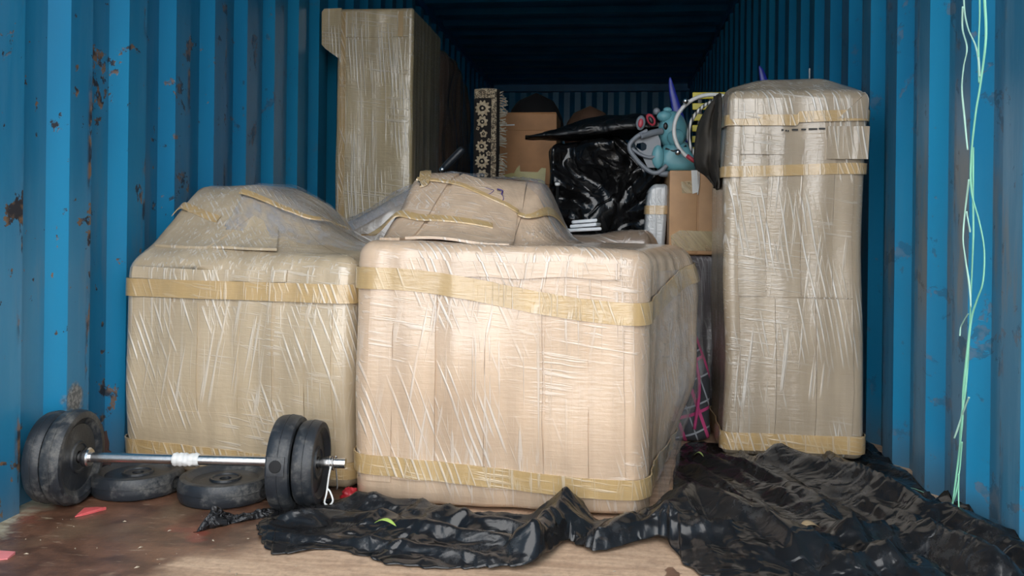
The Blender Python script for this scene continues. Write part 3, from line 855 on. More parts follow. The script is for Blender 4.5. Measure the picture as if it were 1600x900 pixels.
NV = 64
for i in range(len(PB)):
    row = []
    for k in range(NV + 1):
        f = k / NV
        p = PB[i].lerp(PT[i], f)
        e = min(1, min(f, 1 - f) * 7, min(i, len(PB) - 1 - i) / 18)
        jag = .010 * nz(i * .22, k * .02, 4)
        p = Vector((min(p.x + jag, .855), p.y + jag, 0))
        p.z = tarp_h(p, e)
        if abs(p.x - .563) < .25 and p.y > 2.74: p.z = min(p.z, .005)
        if -.66 < p.x < .12 and p.y > 2.15: p.z = min(p.z, .005)
        row.append(p)
    rows.append(row)
to = finish('plastic_sheet', MB().grid(rows, flip=True), M_tarp)
solid(to, .0015, -1)
tag(to, 'large crumpled black plastic sheet spread over the floor at front right', 'plastic sheet')
# a small torn scrap beside the flat plate
rows = []
for i in range(34):
    f = i / 33; row = []
    c0 = onZ(316, 826).lerp(onZ(440, 800), f)
    for k in range(13):
        g = k / 12 - .5
        w_ = .05 + .015 * nz(i * .3, 2, 1)
        p = c0 + Vector((.25, 1, 0)).normalized() * g * w_ * 1.2
        e = math.sin(PI * (g + .5)) * min(1, f * 8, (1 - f) * 8)
        p += Vector((.01 * nz(k * .4, i * .2, 3), .012 * nz(k * .3, i * .3, 8), 0))
        p.z = .002 + e * (.010 + .035 * math.exp(-((f - .12) / .14) ** 2) + .012 * abs(nz(i * .35, k * .4, 6)))
        row.append(p)
    rows.append(row)
so = finish('plastic_scrap', MB().grid(rows, flip=True), black_plastic('dusty_black_scrap', .016, .8, .4, 14, 3), loc=onZ(380, 815))
solid(so, .0015, -1)
tag(so, 'small torn scrap of dusty black plastic against the flat weight plate', 'plastic scrap')

def leaf(name, px, py, L_, W_, yaw, col, label, z=.0, arch=.01):
    c = onZ(px, py); c = onZ(px, py, z); rows = []
    for i in range(13):
        f = i / 12; w_ = W_ * math.sin(PI * f) ** .8
        a = c + Vector((math.cos(yaw), math.sin(yaw), 0)) * (f - .5) * L_; n = Vector((-math.sin(yaw), math.cos(yaw), 0))
        rows.append([a + n * w_ * g + Vector((0, 0, arch * math.sin(PI * f) + .25 * w_ * abs(g) + .003)) for g in (-.5, -.25, 0, .25, .5)])
    o = finish(name, MB().grid(rows), plain(name + '_surface', col, .5, 0, .2, 90), loc=c)
    solid(o, .0008); return tag(o, label, 'leaf')
leaf('leaf', 602, 822, .055, .016, -.25, (.42, .62, .12), 'fresh yellow-green leaf lying on the black sheet', .042)
leaf('leaf', 1265, 828, .05, .03, .2, (.42, .30, .17), 'dry curled brown leaf on the black sheet', .045)
leaf('leaf', 1092, 714, .03, .012, -.5, (.36, .44, .14), 'tiny green leaf near the checked bag', .022)

def scrap(px, label, col):
    P_ = [onZ(*p, .001) for p in px]; c = sum(P_, Vector()) / len(P_)
    n = len(P_); mb_ = MB().add([p + Vector((0, 0, .002 + .004 * (i % 2))) for i, p in enumerate(P_)] + [Vector((p.x, p.y, .0005)) for p in P_],
        [tuple(range(n - 1, -1, -1)) if False else tuple(range(n)), tuple(range(2 * n - 1, n - 1, -1))] + [(i, n + i, n + (i + 1) % n, (i + 1) % n) for i in range(n)])
    return tag(finish('paper_scrap', mb_, plain('pink_red_paper', col, .6), loc=c, smooth=False), label, 'paper scrap')
scrap([(117, 808), (132, 797), (150, 793), (166, 796), (148, 801), (128, 806)], 'torn red paper scrap on the floor before the left plates', (.62, .10, .10))
scrap([(-12, 876), (-6, 864), (12, 863), (24, 866), (12, 874)], 'torn pink paper scrap at the left edge of the floor', (.66, .20, .20))
mb = MB()
for i in range(34):
    px = random.uniform(20, 560); py = random.uniform(800, 898); c = onZ(px, py, .001); r = random.uniform(.001, .0038); a = random.uniform(0, 6)
    if i > 27: c = onZ(random.uniform(600, 1000), random.uniform(875, 898), .001)
    d1 = Vector((math.cos(a), math.sin(a), 0)) * r * 1.8; d2 = Vector((-math.sin(a), math.cos(a), 0)) * r * .7
    mb.add([c - d1, c + d2, c + d1, c - d2, c + Vector((0, 0, r * .8))], [(0, 1, 4), (1, 2, 4), (2, 3, 4), (3, 0, 4), (0, 3, 2, 1)])
o = finish('floor_litter', mb, plain('pale_chips', (.40, .33, .24), .8), smooth=False)
tag(o, 'scattered pale chips and crumbs on the wooden floor', 'litter', kind='stuff')

# crumpled red and dark bits on the floor between the bundles
def crumple(name, c, r, sc_, mat, label, cat, seed, flat=.6, lobes=6, amp=.5):
    mb_ = MB(); n, m = 28, 16; rows = []
    for i in range(m + 1):
        th = PI * i / m; row = []
        for k in range(n):
            ph = 2 * PI * k / n
            d = Vector((math.sin(th) * math.cos(ph), math.sin(th) * math.sin(ph), math.cos(th)))
            rr = r * (1 + amp * nz(d.x * 2.2 + seed, d.y * 2.2, d.z * 2.2) + amp * .4 * nz(d.x * 6, d.y * 6 + seed, d.z * 6))
            p = Vector((d.x * rr * sc_[0], d.y * rr * sc_[1], max(-flat * r, d.z * rr) * sc_[2]))
            row.append(c + p + Vector((0, 0, flat * r * sc_[2])))
        rows.append(row)
    mb_.grid(rows, True, True)
    return tag(finish(name, mb_, mat, loc=c), label, cat)
crumple('crumpled_wrapper', onZ(540, 788) + Vector((0, .03, 0)), .022, (1, 1, .9), plain('red_foil', (.42, .02, .03), .35, 0, .5, 70), 'crumpled red wrapper between the two front bundles', 'wrapper', 3.0)
crumple('rag', Vector((-1.385, 2.225, 0)), .04, (.9, .9, 2.1), plain('brown_rag_cloth', (.07, .035, .03), .9, 0, .5, 60), 'dark reddish rag behind the upright left plates', 'rag', 8.0)

# ------------------------------------------------------------------ green raffia twine on the right wall
M_tw = plain('mint_green_raffia', (.30, .72, .50), .4)
M_tw2 = plain('pale_green_raffia', (.50, .80, .66), .4)
tw = thing('raffia_twine', onX(1525, 820, .80), 'mint green raffia twine hanging in loose strands down the right blue wall', 'twine')
def strand(px, w_, X, mat, name='strand'):
    P_ = catmull([onX(x, y, X + .012 * nz(i * .7, X * 50, 1)) for i, (x, y) in enumerate(px)], 8); rows = []
    for i, p in enumerate(P_):
        f = i / (len(P_) - 1); a = .7 * math.sin(f * 9 + X * 40)
        n = Vector((.35 * math.sin(a), -math.cos(a), 0)); wd = 1.35 * w_ * (.75 + .25 * math.sin(f * 17 + 1))
        rows.append([p - n * wd + Vector((.001, 0, 0)), p + Vector((-.0015, 0, 0)), p + n * wd + Vector((.001, 0, 0))])
    o_ = finish(name, MB().grid(rows), mat, tw); solid(o_, .0006); return o_
strand([(1536, -60), (1538, 0), (1540, 60), (1532, 130), (1524, 180), (1517, 250), (1518, 300), (1530, 345), (1538, 390), (1536, 440), (1526, 470), (1517, 500), (1510, 560), (1505, 610), (1503, 660), (1497, 720), (1488, 790)], .0042, .80, M_tw)
strand([(1530, -50), (1531, 20), (1529, 80), (1530, 130)], .0022, .802, M_tw)
strand([(1520, 230), (1520, 300), (1521, 360), (1519, 420), (1517, 470), (1514, 540), (1508, 610), (1501, 660), (1500, 700)], .003, .803, M_tw)
strand([(1505, -40), (1507, 15), (1513, 45), (1524, 70), (1529, 95), (1531, 120)], .0024, .80, M_tw2)
strand([(1504, 10), (1504, 45), (1511, 75), (1506, 105), (1503, 140), (1507, 185), (1512, 234)], .0024, .80, M_tw2)
strand([(1514, 280), (1508, 330), (1505, 370), (1508, 400), (1515, 450), (1517, 480)], .0024, .798, M_tw2)
strand([(1510, 330), (1514, 350), (1516, 363)], .0016, .80, M_tw2)
strand([(1513, 490), (1502, 510), (1500, 525)], .001, .80, M_tw2)
strand([(1514, 620), (1503, 650), (1491, 685)], .0026, .797, M_tw2)
strand([(1503, 690), (1500, 730), (1494, 770), (1481, 803)], .0016, .80, M_tw)
strand([(1498, 740), (1498, 780), (1500, 810), (1505, 822)], .0016, .80, M_tw)
st_ = strand([(1397, 759), (1415, 761), (1430, 764), (1442, 769)], .0028, .79, M_tw, 'fallen_strand')

# ------------------------------------------------------------------ the pile behind
M_brown = plain('brown_carton', (.37, .175, .066), .62, 0, .15, 25, .14)
M_brown2 = plain('pale_brown_carton', (.47, .265, .125), .55, 0, .15, 25, .12)
M_ytape = plain('yellow_packing_tape', (.38, .33, .09), .4, 0, .4, 40, .12, .1)

def carton(name, x0, x1, y0, y1, z0, z1, mat, label, lid=.10):
    t_ = thing(name, Vector(((x0 + x1) / 2, (y0 + y1) / 2, z0)), label, 'carton')
    finish('carton_body', MB().box((x0, y0, z0), (x1, y1, z1), .006), mat, t_, auto=.6)
    return t_
# stacked brown cartons behind the front centre bundle
a = atY(779, 177, 4.3); b = atY(869, 285, 4.3); zt, zb = a.z, atY(800, 288, 4.3).z
t = carton('carton', a.x, b.x, 4.3, 4.62, zb, zt, M_brown, 'brown carton with torn yellow tape next to the rolled rug')
lip = .085
finish('carton_flap', MB().box((a.x + .001, 4.296, zt - lip), (b.x - .001, 4.301, zt - .002), .0015), M_brown, t, auto=.6)
finish('carton_flap', MB().box((a.x + .005, 4.31, zt + .001), (b.x - .005, 4.60, zt + .006), .002), M_brown, t, auto=.6)
tp = lambda x, y, Y: atY(x, y, Y)
def flat_poly(pix, Y, th, mat, parent, name):
    n = len(pix); f_ = [atY(x, y, Y) for (x, y) in pix]
    mb_ = MB().add(f_ + [p + Vector((0, th, 0)) for p in f_], [tuple(range(n - 1, -1, -1)), tuple(range(n, 2 * n))] + [(i, (i + 1) % n, n + (i + 1) % n, n + i) for i in range(n)])
    return finish(name, mb_, mat, parent, False)
flat_poly([(784, 274), (800, 270), (803, 271), (807, 263), (812, 258), (813, 268), (840, 269), (846, 262), (853, 263), (851, 290), (841, 290), (840, 281), (815, 282), (795, 277)], 4.292, .003, M_ytape, t, 'torn_tape')
flat_poly([(779, 195), (804, 194), (804, 196), (779, 197)], 4.292, .002, M_white, t, 'tape_glint_strip')  # white strip painting in a glint on the carton's tape
t = carton('carton', a.x + .03, b.x + .01, 4.31, 4.66, 0, zb - .001, M_brown, 'lower brown carton that carries the taped carton beside the rug')
flat_poly([(842, 306), (858, 301), (862, 310), (850, 314)], 4.30, .003, M_white, t, 'paper_label')

# rolled rug standing upright
def rug_mat():
    b = NB('black_cream_rug_pile'); v = b.coord('Object'); X, Y, Z = b.xyz(v)
    n = b.noise(v, 60, 4, .6)
    # border stripe to the right, flower medallions up the middle
    def flower(zc, xc, R, k, inner=.42):
        dx = b.math('SUBTRACT', X, xc); dz = b.math('SUBTRACT', Z, zc)
        r = b.math('SQRT', b.math('ADD', b.math('MULTIPLY', dx, dx), b.math('MULTIPLY', dz, dz)))
        an = b.math('ARCTAN2', dz, dx)
        pet = b.math('MULTIPLY_ADD', b.math('SINE', b.math('MULTIPLY', an, k)), R * .16, R)
        ring = b.math('SUBTRACT', pet, b.math('ADD', r, b.math('MULTIPLY', b.math('SUBTRACT', n, .5), R * .5)))
        o_ = b.ramp(ring, -.001, .002)
        i_ = b.ramp(b.math('SUBTRACT', b.math('ADD', r, b.math('MULTIPLY', b.math('SUBTRACT', n, .5), R * .3)), R * inner), -.001, .002)
        core = b.ramp(b.math('SUBTRACT', R * .16, r), -.001, .001)
        return b.math('MAXIMUM', b.math('MULTIPLY', o_, i_), core)
    m = flower(1.247, -.014, .033, 11)
    for (zc, xc, R_, k) in ((1.130, -.008, .016, 5), (1.186, -.014, .024, 7), (1.073, -.016, .026, 9), (1.005, -.014, .030, 11), (1.10, .018, .009, 4), (1.155, -.035, .008, 4), (1.04, .016, .011, 5), (.94, -.012, .026, 7), (.87, -.014, .03, 11)):
        m = b.math('MAXIMUM', m, flower(zc, xc, R_, k))
    stripe = b.math('MULTIPLY', b.ramp(X, .026, .028), b.ramp(X, .0500, .0485))
    top = b.ramp(Z, 1.292, 1.295)
    top = b.math('MULTIPLY', top, b.ramp(X, .0500, .0485))
    vv = b.ramp(b.noise(b.mapping(v, (1, .2, 1)), 85, 3, .6, 1.5), .47, .53)
    bord = b.math('MULTIPLY', b.math('MAXIMUM', stripe, top), b.math('MULTIPLY_ADD', vv, .8, .2))
    m = b.math('MULTIPLY', m, b.ramp(X, .026, .024))
    m = b.math('MULTIPLY', m, b.ramp(Z, 1.291, 1.288))
    m = b.math('MAXIMUM', m, bord)
    c = b.mix(m, (.012, .009, .008), b.mix(b.ramp(n, .35, .65), (.36, .27, .17), (.55, .45, .31)))
    b.P(Base_Color=c, Roughness=.95, Normal=b.bump(b.noise(v, 240, 3), .5, .004))
    return b.m
Yr = 3.92
ra = atY(739, 150, Yr); rb_ = atY(778, 150, Yr); rz = atY(758, 138, Yr).z
RC = Vector(((ra.x + rb_.x) / 2, Yr + .06, 0)); RR = (rb_.x - ra.x) / 2 + .002
t = thing('rolled_rug', RC, 'upright rolled rug with black and cream floral border and pale fringe', 'rug')
rows = []
zs_ = lin(0, rz, 30)
circ = []
for k in range(40):
    a_ = 2 * PI * k / 40 - PI / 2
    ex_ = (abs(math.cos(a_)) ** .7) * (1 if math.cos(a_) > 0 else -1); ey_ = (abs(math.sin(a_)) ** .7) * (1 if math.sin(a_) > 0 else -1)
    circ.append((RR * ex_, RR * .9 * ey_))
rows = [[RC + Vector((x * (1 - .04 * nz(z * 3, 1)), y, z)) for (x, y) in circ] for z in zs_]
mb = MB().grid(rows, True)
mb.f.append(tuple(range(len(mb.v) - 40, len(mb.v))))
finish('rug_roll', mb, rug_mat(), t, auto=.9)
sp_ = [RC + Vector((math.cos(a_) * RR * .9 * (1 - a_ / 16), math.sin(a_) * RR * .8 * (1 - a_ / 16), rz + .002)) for a_ in lin(0, 13, 70)]
finish('rolled_edge', MB().tube(sp_, .004, 5), plain('dark_rug_backing', (.03, .025, .03), .9), t)
M_fr = plain('cream_fringe', (.42, .38, .30), .9)
mb = MB()
for i in range(110):
    z = rz - .012 - i * .0055
    if .40 < i / 110 < .47: continue
    ln = .030 + .012 * random.random() - (.012 if z > rz - .03 else 0)
    p0 = RC + Vector((RR - .004, -.01 + .01 * random.random(), z)); dz_ = random.uniform(-.03, .012)
    mb.tube([p0, p0 + Vector((ln * .5, -.006, dz_ * .4)), p0 + Vector((ln, -.002, dz_))], .0022, 4)
fo = finish('fringe', mb, M_fr, t); fo['kind'] = 'stuff'

# dark sack and brown sack behind the cartons
def sack(name, c, r, h, mat, label, seed, sy=1.0):
    mb_ = MB(); rows = []
    for i in range(31):
        f = i / 30
        rr = r * (.92 + .12 * math.sin(PI * min(1, f * 1.1))) if f < .86 else r * .98 * math.sqrt(max(0, 1 - ((f - .86) / .14) ** 2))
        row = []
        for k in range(32):
            a_ = 2 * PI * k / 32
            q = 1 + .12 * nz(math.cos(a_) * 2 + seed, math.sin(a_) * 2, f * 5) + .06 * nz(math.cos(a_) * 6 + seed, math.sin(a_) * 6, f * 9)
            row.append(c + Vector((rr * q * math.cos(a_), rr * q * sy * math.sin(a_), h * f)))
        rows.append(row)
    mb_.grid(rows, True)
    mb_.f.append(tuple(range(31, -1, -1)))
    return tag(finish(name, mb_, mat, loc=c), label, 'sack')
cs = atY(838, 145, 5.1)
sack('sack', Vector((cs.x, 5.1, 0)), .165, cs.z, plain('black_sacking', (.006, .006, .007), .9, 0, .4, 40), 'round-topped black sack behind the taped carton', 2.0)
cs = atY(922, 165, 5.45)
sack('sack', Vector((cs.x, 5.45, 0)), .155, cs.z, plain('brown_sacking', (.16, .085, .050), .85, 0, .6, 30), 'brown sack at the back behind the black plastic bundle', 5.0)

# the big bundle in black plastic, with a pointed board on top
Yk = 3.62
xa = atY(861, 260, Yk).x; xb = atY(1032, 280, Yk).x; zk = atY(930, 222, Yk).z
OK_ = Vector(((xa + xb) / 2, Yk, 0))
M_bag = black_plastic('glossy_black_wrapping', .006, .03, .15, 3.2, 11, .8)
def warp_bag(x, y, z):
    # pleats gathered towards a point low on the front, the right side leaning in at the top
    f = 1 - sm(.0, .12, y)
    cx_, cz_ = .04, .74
    an = math.atan2(x - cx_, z - cz_); rr = math.hypot(x - cx_, z - cz_)
    y += f * (.028 * math.sin(an * 9 + 5 * nz(x * 4, z * 4, 1)) * min(1, rr * 4) * sm(.02, .2, rr) + .03 * nz(x * 6, z * 6, 5) + .05 * math.exp(-rr * 7))
    if x > 0: x -= .17 * sm(.92, 1.12, z) * sm(0, .2, x)
    return x + .02 * nz(z * 6, y * 5, 3), y, z
WK = Wrap(OK_, 0, xb - xa, .50, .04, lambda x, y: zk + .02 * nz(x * 7, y * 7, 2) + .03 * sm(-.2, .1, x), .04, .02, .018, .006, 21.0, warp_bag, 260)
t = thing('black_wrapped_bundle', OK_, 'big bundle wrapped in glossy black plastic behind the front centre bundle', 'bundle')
finish('wrapped_body', WK.body(70, 14), M_bag, t)
tip = atY(820, 213, 3.62)
mb = MB(); rows = []
for i in range(33):
    f = i / 32
    x = tip.x + (.56) * f
    w_ = .30 * (f ** .75) + .004
    th_ = .006 + .075 * sm(0, .55, f) - .01 * sm(.8, 1, f)
    z0 = tip.z + .012 * f + .02 * sm(.3, 1, f)
    yc = 3.64 + .16 * f
    row = []
    for k in range(16):
        a_ = 2 * PI * k / 16
        row.append(Vector((x, yc + w_ * math.cos(a_) * (.9 + .1 * nz(f * 5, k, 1)), z0 + (th_ * math.sin(a_) if math.sin(a_) > 0 else .012 * math.sin(a_)) + .006 * nz(f * 9, k * .7, 3))))
    rows.append(row)
mb.grid(rows, True); mb.f.append(tuple(range(15, -1, -1))); mb.f.append(tuple(range(len(mb.v) - 16, len(mb.v))))
tag(finish('covered_board', mb, black_plastic('matt_black_cover', .006, .05, .35, 5, 5, .4), loc=tip), 'flat black covered board with a pointed end lying on the black bundle', 'board')

# low wrapped roll and folded white sheets in front of it
c0 = atY(1000, 358, 3.12)
OQ = Vector((c0.x - .14, 2.98, 0))
M_roll = wrapped('film_over_brown_bundle', (.26, .185, .13), ang=1.2, seed=9, film=.35)
WQ = Wrap(OQ, 0, .42, .34, .06, lambda x, y: .685 + .02 * sm(-.05, .12, x) - .05 * sm(.16, .24, x), .06, .02, .01, .008, 25.0)
t = thing('wrapped_bundle', OQ, 'low brown wrapped bundle just behind the front centre bundle', 'bundle')
finish('wrapped_body', WQ.body(20, 12), M_roll, t)
M_paper = plain('white_foam_sheet', (.70, .72, .74), .6)
pw = atY(912, 352, 3.1)
for i, (dx_, w_, z_, yw) in enumerate(((-.006, .13, .697, .1), (.006, .095, .712, -.12), (.0, .09, .727, .06))):
    c = Vector((pw.x + dx_, 3.1 + .02 * i, z_))
    R_ = Matrix.Rotation(yw, 3, 'Z'); mb = MB().box((-w_ / 2, -.06, 0), (w_ / 2, .06, .012), .005)
    mb.v = [c + R_ @ v + Vector((0, 0, .004 * math.sin(v.x * 30))) for v in mb.v]
    tag(finish('foam_sheet', mb, M_paper, loc=c), ('wide bottom sheet of white foam', 'middle sheet of white foam', 'topmost small sheet of white foam')[i] + ' stacked behind the front centre bundle', 'foam sheet', 'white foam sheets')
# thin metal pole with a small cap
pt = atY(871, 290, 3.38)
t = thing('metal_pole', Vector((pt.x, 3.38, 0)), 'thin dark metal pole with a small pale cap before the black bundle', 'pole')
finish('pole', MB().tube([Vector((pt.x - .004, 3.38, 0)), Vector((pt.x, 3.38, pt.z))], .005, 8), plain('dark_metal', (.05, .05, .05), .4, .8), t)
finish('cap', MB().lathe([(0, .012), (.009, .011), (.011, .006), (.009, 0), (.004, -.002)], 12, Matrix.Translation(Vector((pt.x, 3.38, pt.z)))), M_white, t)

# black handle with a bright bolt
h0 = atY(692, 264, 3.55); h1 = atY(722, 234, 3.55)
t = thing('handlebar', Vector((h0.x, 3.55, 0)), 'black slanted handle with a shiny bolt in front of the dark brown package', 'handle')
dr = (h1 - h0).normalized()
finish('stem', MB().tube([Vector((h0.x, 3.56, 0)), h0 + Vector((0, .01, -.03)), h0 + Vector((0, .01, 0))], .011, 10), plain('black_stem', (.012, .012, .014), .4), t)
finish('grip', MB().tube([h0 + dr * d_ for d_ in (0, .02, .04, .06, .08, .10, .115, .122)], lambda f: (.014 + .003 * math.sin(f * 3)) if f < .9 else .010, 12), plain('black_grip', (.02, .024, .03), .35), t)
finish('bolt', MB().lathe([(0, .012), (.008, .011), (.012, .006), (.012, 0), (.006, -.002)], 14, Matrix.Translation(h0 + Vector((0, -.016, -.004))) @ Matrix.Rotation(PI / 2, 4, 'X')), M_steel, t)

# grey-white taped parcel
Yg = 3.44
ga = atY(1012, 287, Yg); gb = atY(1046, 287, Yg)
t = thing('wrapped_parcel', Vector(((ga.x + gb.x) / 2, Yg, 0)), 'grey-white plastic-wrapped parcel with one brown tape band beside the open carton', 'parcel')
OG = Vector(((ga.x + gb.x) / 2 - .004, Yg, 0))
WG = Wrap(OG, .0, .084, .10, .018, lambda x, y: ga.z - .02 * sm(-.01, -.045, x), .022, .01, .004, .003, 30.0, lambda x, y, z: (x + .06 * (z - .8) , y, z), 120)
M_gw = wrapped('grey_white_wrapping', (.50, .52, .53), ang=.5, seed=11, film=.3, pale=(.8, .82, .84))
finish('wrapped_body', WG.body(40, 6), M_gw, t)
finish('tape_band', WG.band(lambda u: atY(1030, 328, Yg).z, .034, .004), M_tape, t)

# open pale carton on a film-wrapped base, behind the tall package
Yc = 3.35
ca = atY(1046, 266, Yc); cb_ = atY(1044, 398, Yc)
x0, x1, zc0, zc1 = ca.x, .72, cb_.z, ca.z
M_dkf = wrapped('film_over_dark_bundle', (.12, .105, .11), ang=.3, seed=13, film=.5, dark=.45, pale=(.6, .6, .62))
OW = Vector(((x0 + x1) / 2 + .02, Yc + .0, 0))
WW = Wrap(OW, 0, x1 - x0 - .02, .62, .04, lambda x, y: zc0 - .001, .02, .02, .012, .008, 33.0)
t = thing('wrapped_bundle', OW, 'dark film-wrapped bundle under the pale carton, seen through the gap', 'bundle')
finish('wrapped_body', WW.body(30, 8), M_dkf, t)
t = carton('carton', x0, x1, Yc, Yc + .64, zc0, zc1, M_brown2, 'pale brown carton with a taped upright seam, left of the tall package')
xm = atY(1090, 330, Yc).x
finish('carton_flap', MB().box((x0 + .001, Yc - .005, zc0 + .004), (xm - .003, Yc + .001, zc1 - .002), .0015), M_brown2, t, auto=.6)
finish('carton_flap', MB().box((xm + .003, Yc - .004, zc0 + .004), (x1 - .001, Yc + .001, zc1 - .004), .0015), M_brown2, t, auto=.6)
M_ctape = film_mat('clear_carton_tape', .35, .8, (.62, .50, .30), 2, .12)
flat_poly([(1048, 368), (1062, 360), (1128, 362), (1128, 392), (1050, 392)], Yc - .008, .001, M_ctape, t, 'tape_strip')
flat_poly([(1064, 284), (1086, 282), (1086, 302), (1066, 302)], Yc - .008, .001, M_ctape, t, 'tape_strip')
flat_poly([(1080, 266), (1090, 266), (1091, 300), (1082, 303)], Yc - .010, .001, M_white, t, 'white_tape_strip')

# checked cloth bag in the gap on the floor
def check_mat():
    b = NB('dark_checked_cloth'); v = b.mapping(b.coord(), rot=(0, .35, 0)); X, Y, Z = b.xyz(v)
    def line(co, period, off, w_):
        f = b.math('FRACT', b.math('ADD', b.math('DIVIDE', co, period), off)); d = b.math('ABSOLUTE', b.math('SUBTRACT', f, .5)); return b.ramp(d, w_ * 1.2, w_ * .8)
    c = b.mix(b.ramp(b.noise(v, 12, 3), .4, .6), (.035, .038, .045), (.070, .074, .085))
    c = b.mix(line(Z, .085, .2, .035), c, (.33, .35, .38))
    c = b.mix(line(X, .075, .1, .03), c, (.30, .32, .35))
    c = b.mix(line(X, .075, .62, .07), c, (.55, .06, .20))
    c = b.mix(line(Z, .17, .0, .03), c, (.50, .05, .18))
    b.P(Base_Color=c, Roughness=.85, Normal=b.bump(b.noise(v, 20, 4), .5, .01))
    return b.m
OC = Vector((.262, 2.93, 0)); 
WC = Wrap(OC, 0, .145, .30, .06, lambda x, y: .40 + .02 * nz(x * 9, y * 9), .06, .03, .012, .010, 40.0, lambda x, y, z: (x * (1 - .35 * sm(.2, .4, z)) - .03 * sm(.15, .4, z), y, z), 130)
t = thing('checked_bag', OC, 'dark grey checked cloth bag with pink lines in the gap beside the tall package', 'bag')
finish('cloth_body', WC.body(30, 8), check_mat(), t)
hp = catmull([WC.side(-.03, .36, .01), WC.side(-.02, .44, .01) + Vector((0, 0, 0)), WC.side(.015, .44, .01), WC.side(.03, .34, .01), WC.side(.03, .2, .012), WC.side(.015, .05, .012)], 8)
finish('strap', MB().tube(hp, .006, 6), plain('pink_strap', (.45, .05, .17), .8), t)

# dark cloth hanging over the left top corner of the tall package
rows = []
pxL = [(1124, 150), (1107, 166), (1093, 195), (1087, 225), (1087, 255), (1100, 272), (1110, 286), (1116, 292)]
PL = catmull([atY(x, y, 2.98) for (x, y) in pxL], 4)
pxR = [(1131, 147), (1134, 165), (1135, 195), (1135, 225), (1135, 250), (1134, 272), (1133, 285), (1131, 296)]
PR = catmull([atY(x, y, 2.84) for (x, y) in pxR], 4)
for i in range(len(PL)):
    row = []
    for k in range(15):
        g = k / 14; p = PL[i].lerp(PR[i], g)
        row.append(Vector((min(p.x, .338 - .004 * math.sin(k)), p.y + .022 * math.sin(g * 13 + i * .15 + 2 * nz(i * .1, g)) + .03 * nz(g * 4, i * .2, 2), p.z + .012 * nz(g * 5, 3, i * .1))))
    rows.append(row)
mb = MB().grid(rows)
o = finish('dark_cloth', mb, plain('brownish_black_cloth', (.034, .029, .023), .8, 0, .7, 22, .5), loc=PL[0])
solid(o, .006, 0)
tag(o, 'brownish black cloth hanging down the left side of the tall package', 'cloth')

# ---- teal toy animal with grey frame, on the carton
M_teal = plain('teal_plastic', (.13, .35, .40), .38, 0, .05, 30, .06)
M_grey = plain('grey_plastic', (.20, .22, .25), .42, 0, .05, 30, .06)
M_red = plain('red_plastic', (.46, .05, .075), .4)
M_blk = plain('black_paint', (.01, .01, .012), .4)
Yt = 3.53
def tp_(x, y, Y=Yt): return atY(x, y, Y)
zbase = zc1 + .006
px_ = (tp_(1070, 200) - tp_(1060, 200)).x / 10
TO = Vector((tp_(1056, 265).x, Yt, zc1))
toy = thing('ride_on_toy', TO, 'teal plastic toy animal with grey looped frame sitting on the pale carton', 'toy')
def blob(c, r, n=24, m=16, warp=None):
    rows = []
    for i in range(m + 1):
        th = PI * i / m; row = []
        for k in range(n):
            ph = 2 * PI * k / n
            d = Vector((math.sin(th) * math.cos(ph), math.sin(th) * math.sin(ph), math.cos(th)))
            p = Vector((d.x * r[0], d.y * r[1], d.z * r[2]))
            if warp: p = warp(p)
            row.append(c + p)
        rows.append(row)
    return MB().grid(rows, True, True)
# body: tapered seat block
bc = tp_(1058, 248); bc.z = zbase + .055
def wb(p):
    k = 1 + .25 * (-p.z / .06)
    return Vector((max(-.07, min(.07, p.x * 1.25)) * k, max(-.06, min(.06, p.y * 1.2)), max(-.055, p.z * 1.15)))
bod = finish('toy_body', blob(bc, (.072, .06, .062), 28, 18, wb), M_teal, toy)
hc = tp_(1051, 203)
head = finish('toy_head', blob(hc, (.058, .055, .075), 28, 18, lambda p: Vector((p.x * (1 + .18 * max(-1, -p.z / .075) * (1 if p.z < 0 else .4)), p.y, p.z))), M_teal, toy)
finish('cheek', blob(tp_(1056, 215, Yt - .045), (.034, .022, .036)), M_teal, head)
finish('brow', blob(tp_(1038, 182, Yt - .03), (.030, .022, .022)), M_teal, head)
eye = finish('eye', blob(tp_(1040, 197, Yt - .051), (.009, .007, .014)), M_blk, head)
finish('muzzle', MB().tube(catmull([tp_(1034, 205, Yt - .04), tp_(1022, 207, Yt - .06), tp_(1012, 210, Yt - .07), tp_(1001, 213, Yt - .08)], 5), lambda f: .0135 - .002 * f, 12), M_grey, head)
neck = [tp_(1040, 232, Yt - .05), tp_(1055, 236, Yt - .06), tp_(1072, 228, Yt - .05)]
finish('collar_line', MB().tube(catmull(neck, 6), .004, 6), M_blk, bod)
# ear at the left with red lining, plus a second red piece and small horn
def ear(c, rx, rz_, tilt, mo, mi, nm='ear'):
    Rm = Matrix.Rotation(tilt, 3, 'Y')
    e_ = finish(nm, blob(c, (rx, .010, rz_), 20, 12, lambda p: Rm @ p), mo, toy)
    finish('ear_lining', blob(c + Vector((0, -.008, -.002)), (rx * .55, .006, rz_ * .62), 16, 10, lambda p: Rm @ p), mi, e_)
ear(tp_(1001, 192, Yt - .04), .019, .030, .12, M_grey, M_red)
ear(tp_(1017, 187, Yt - .02), .017, .027, -.5, M_red, M_blk)
finish('horn', blob(tp_(1026, 174, Yt), (.014, .012, .014)), M_grey, toy)
finish('horn', blob(tp_(1043, 172, Yt - .01), (.018, .014, .012)), M_teal, toy)
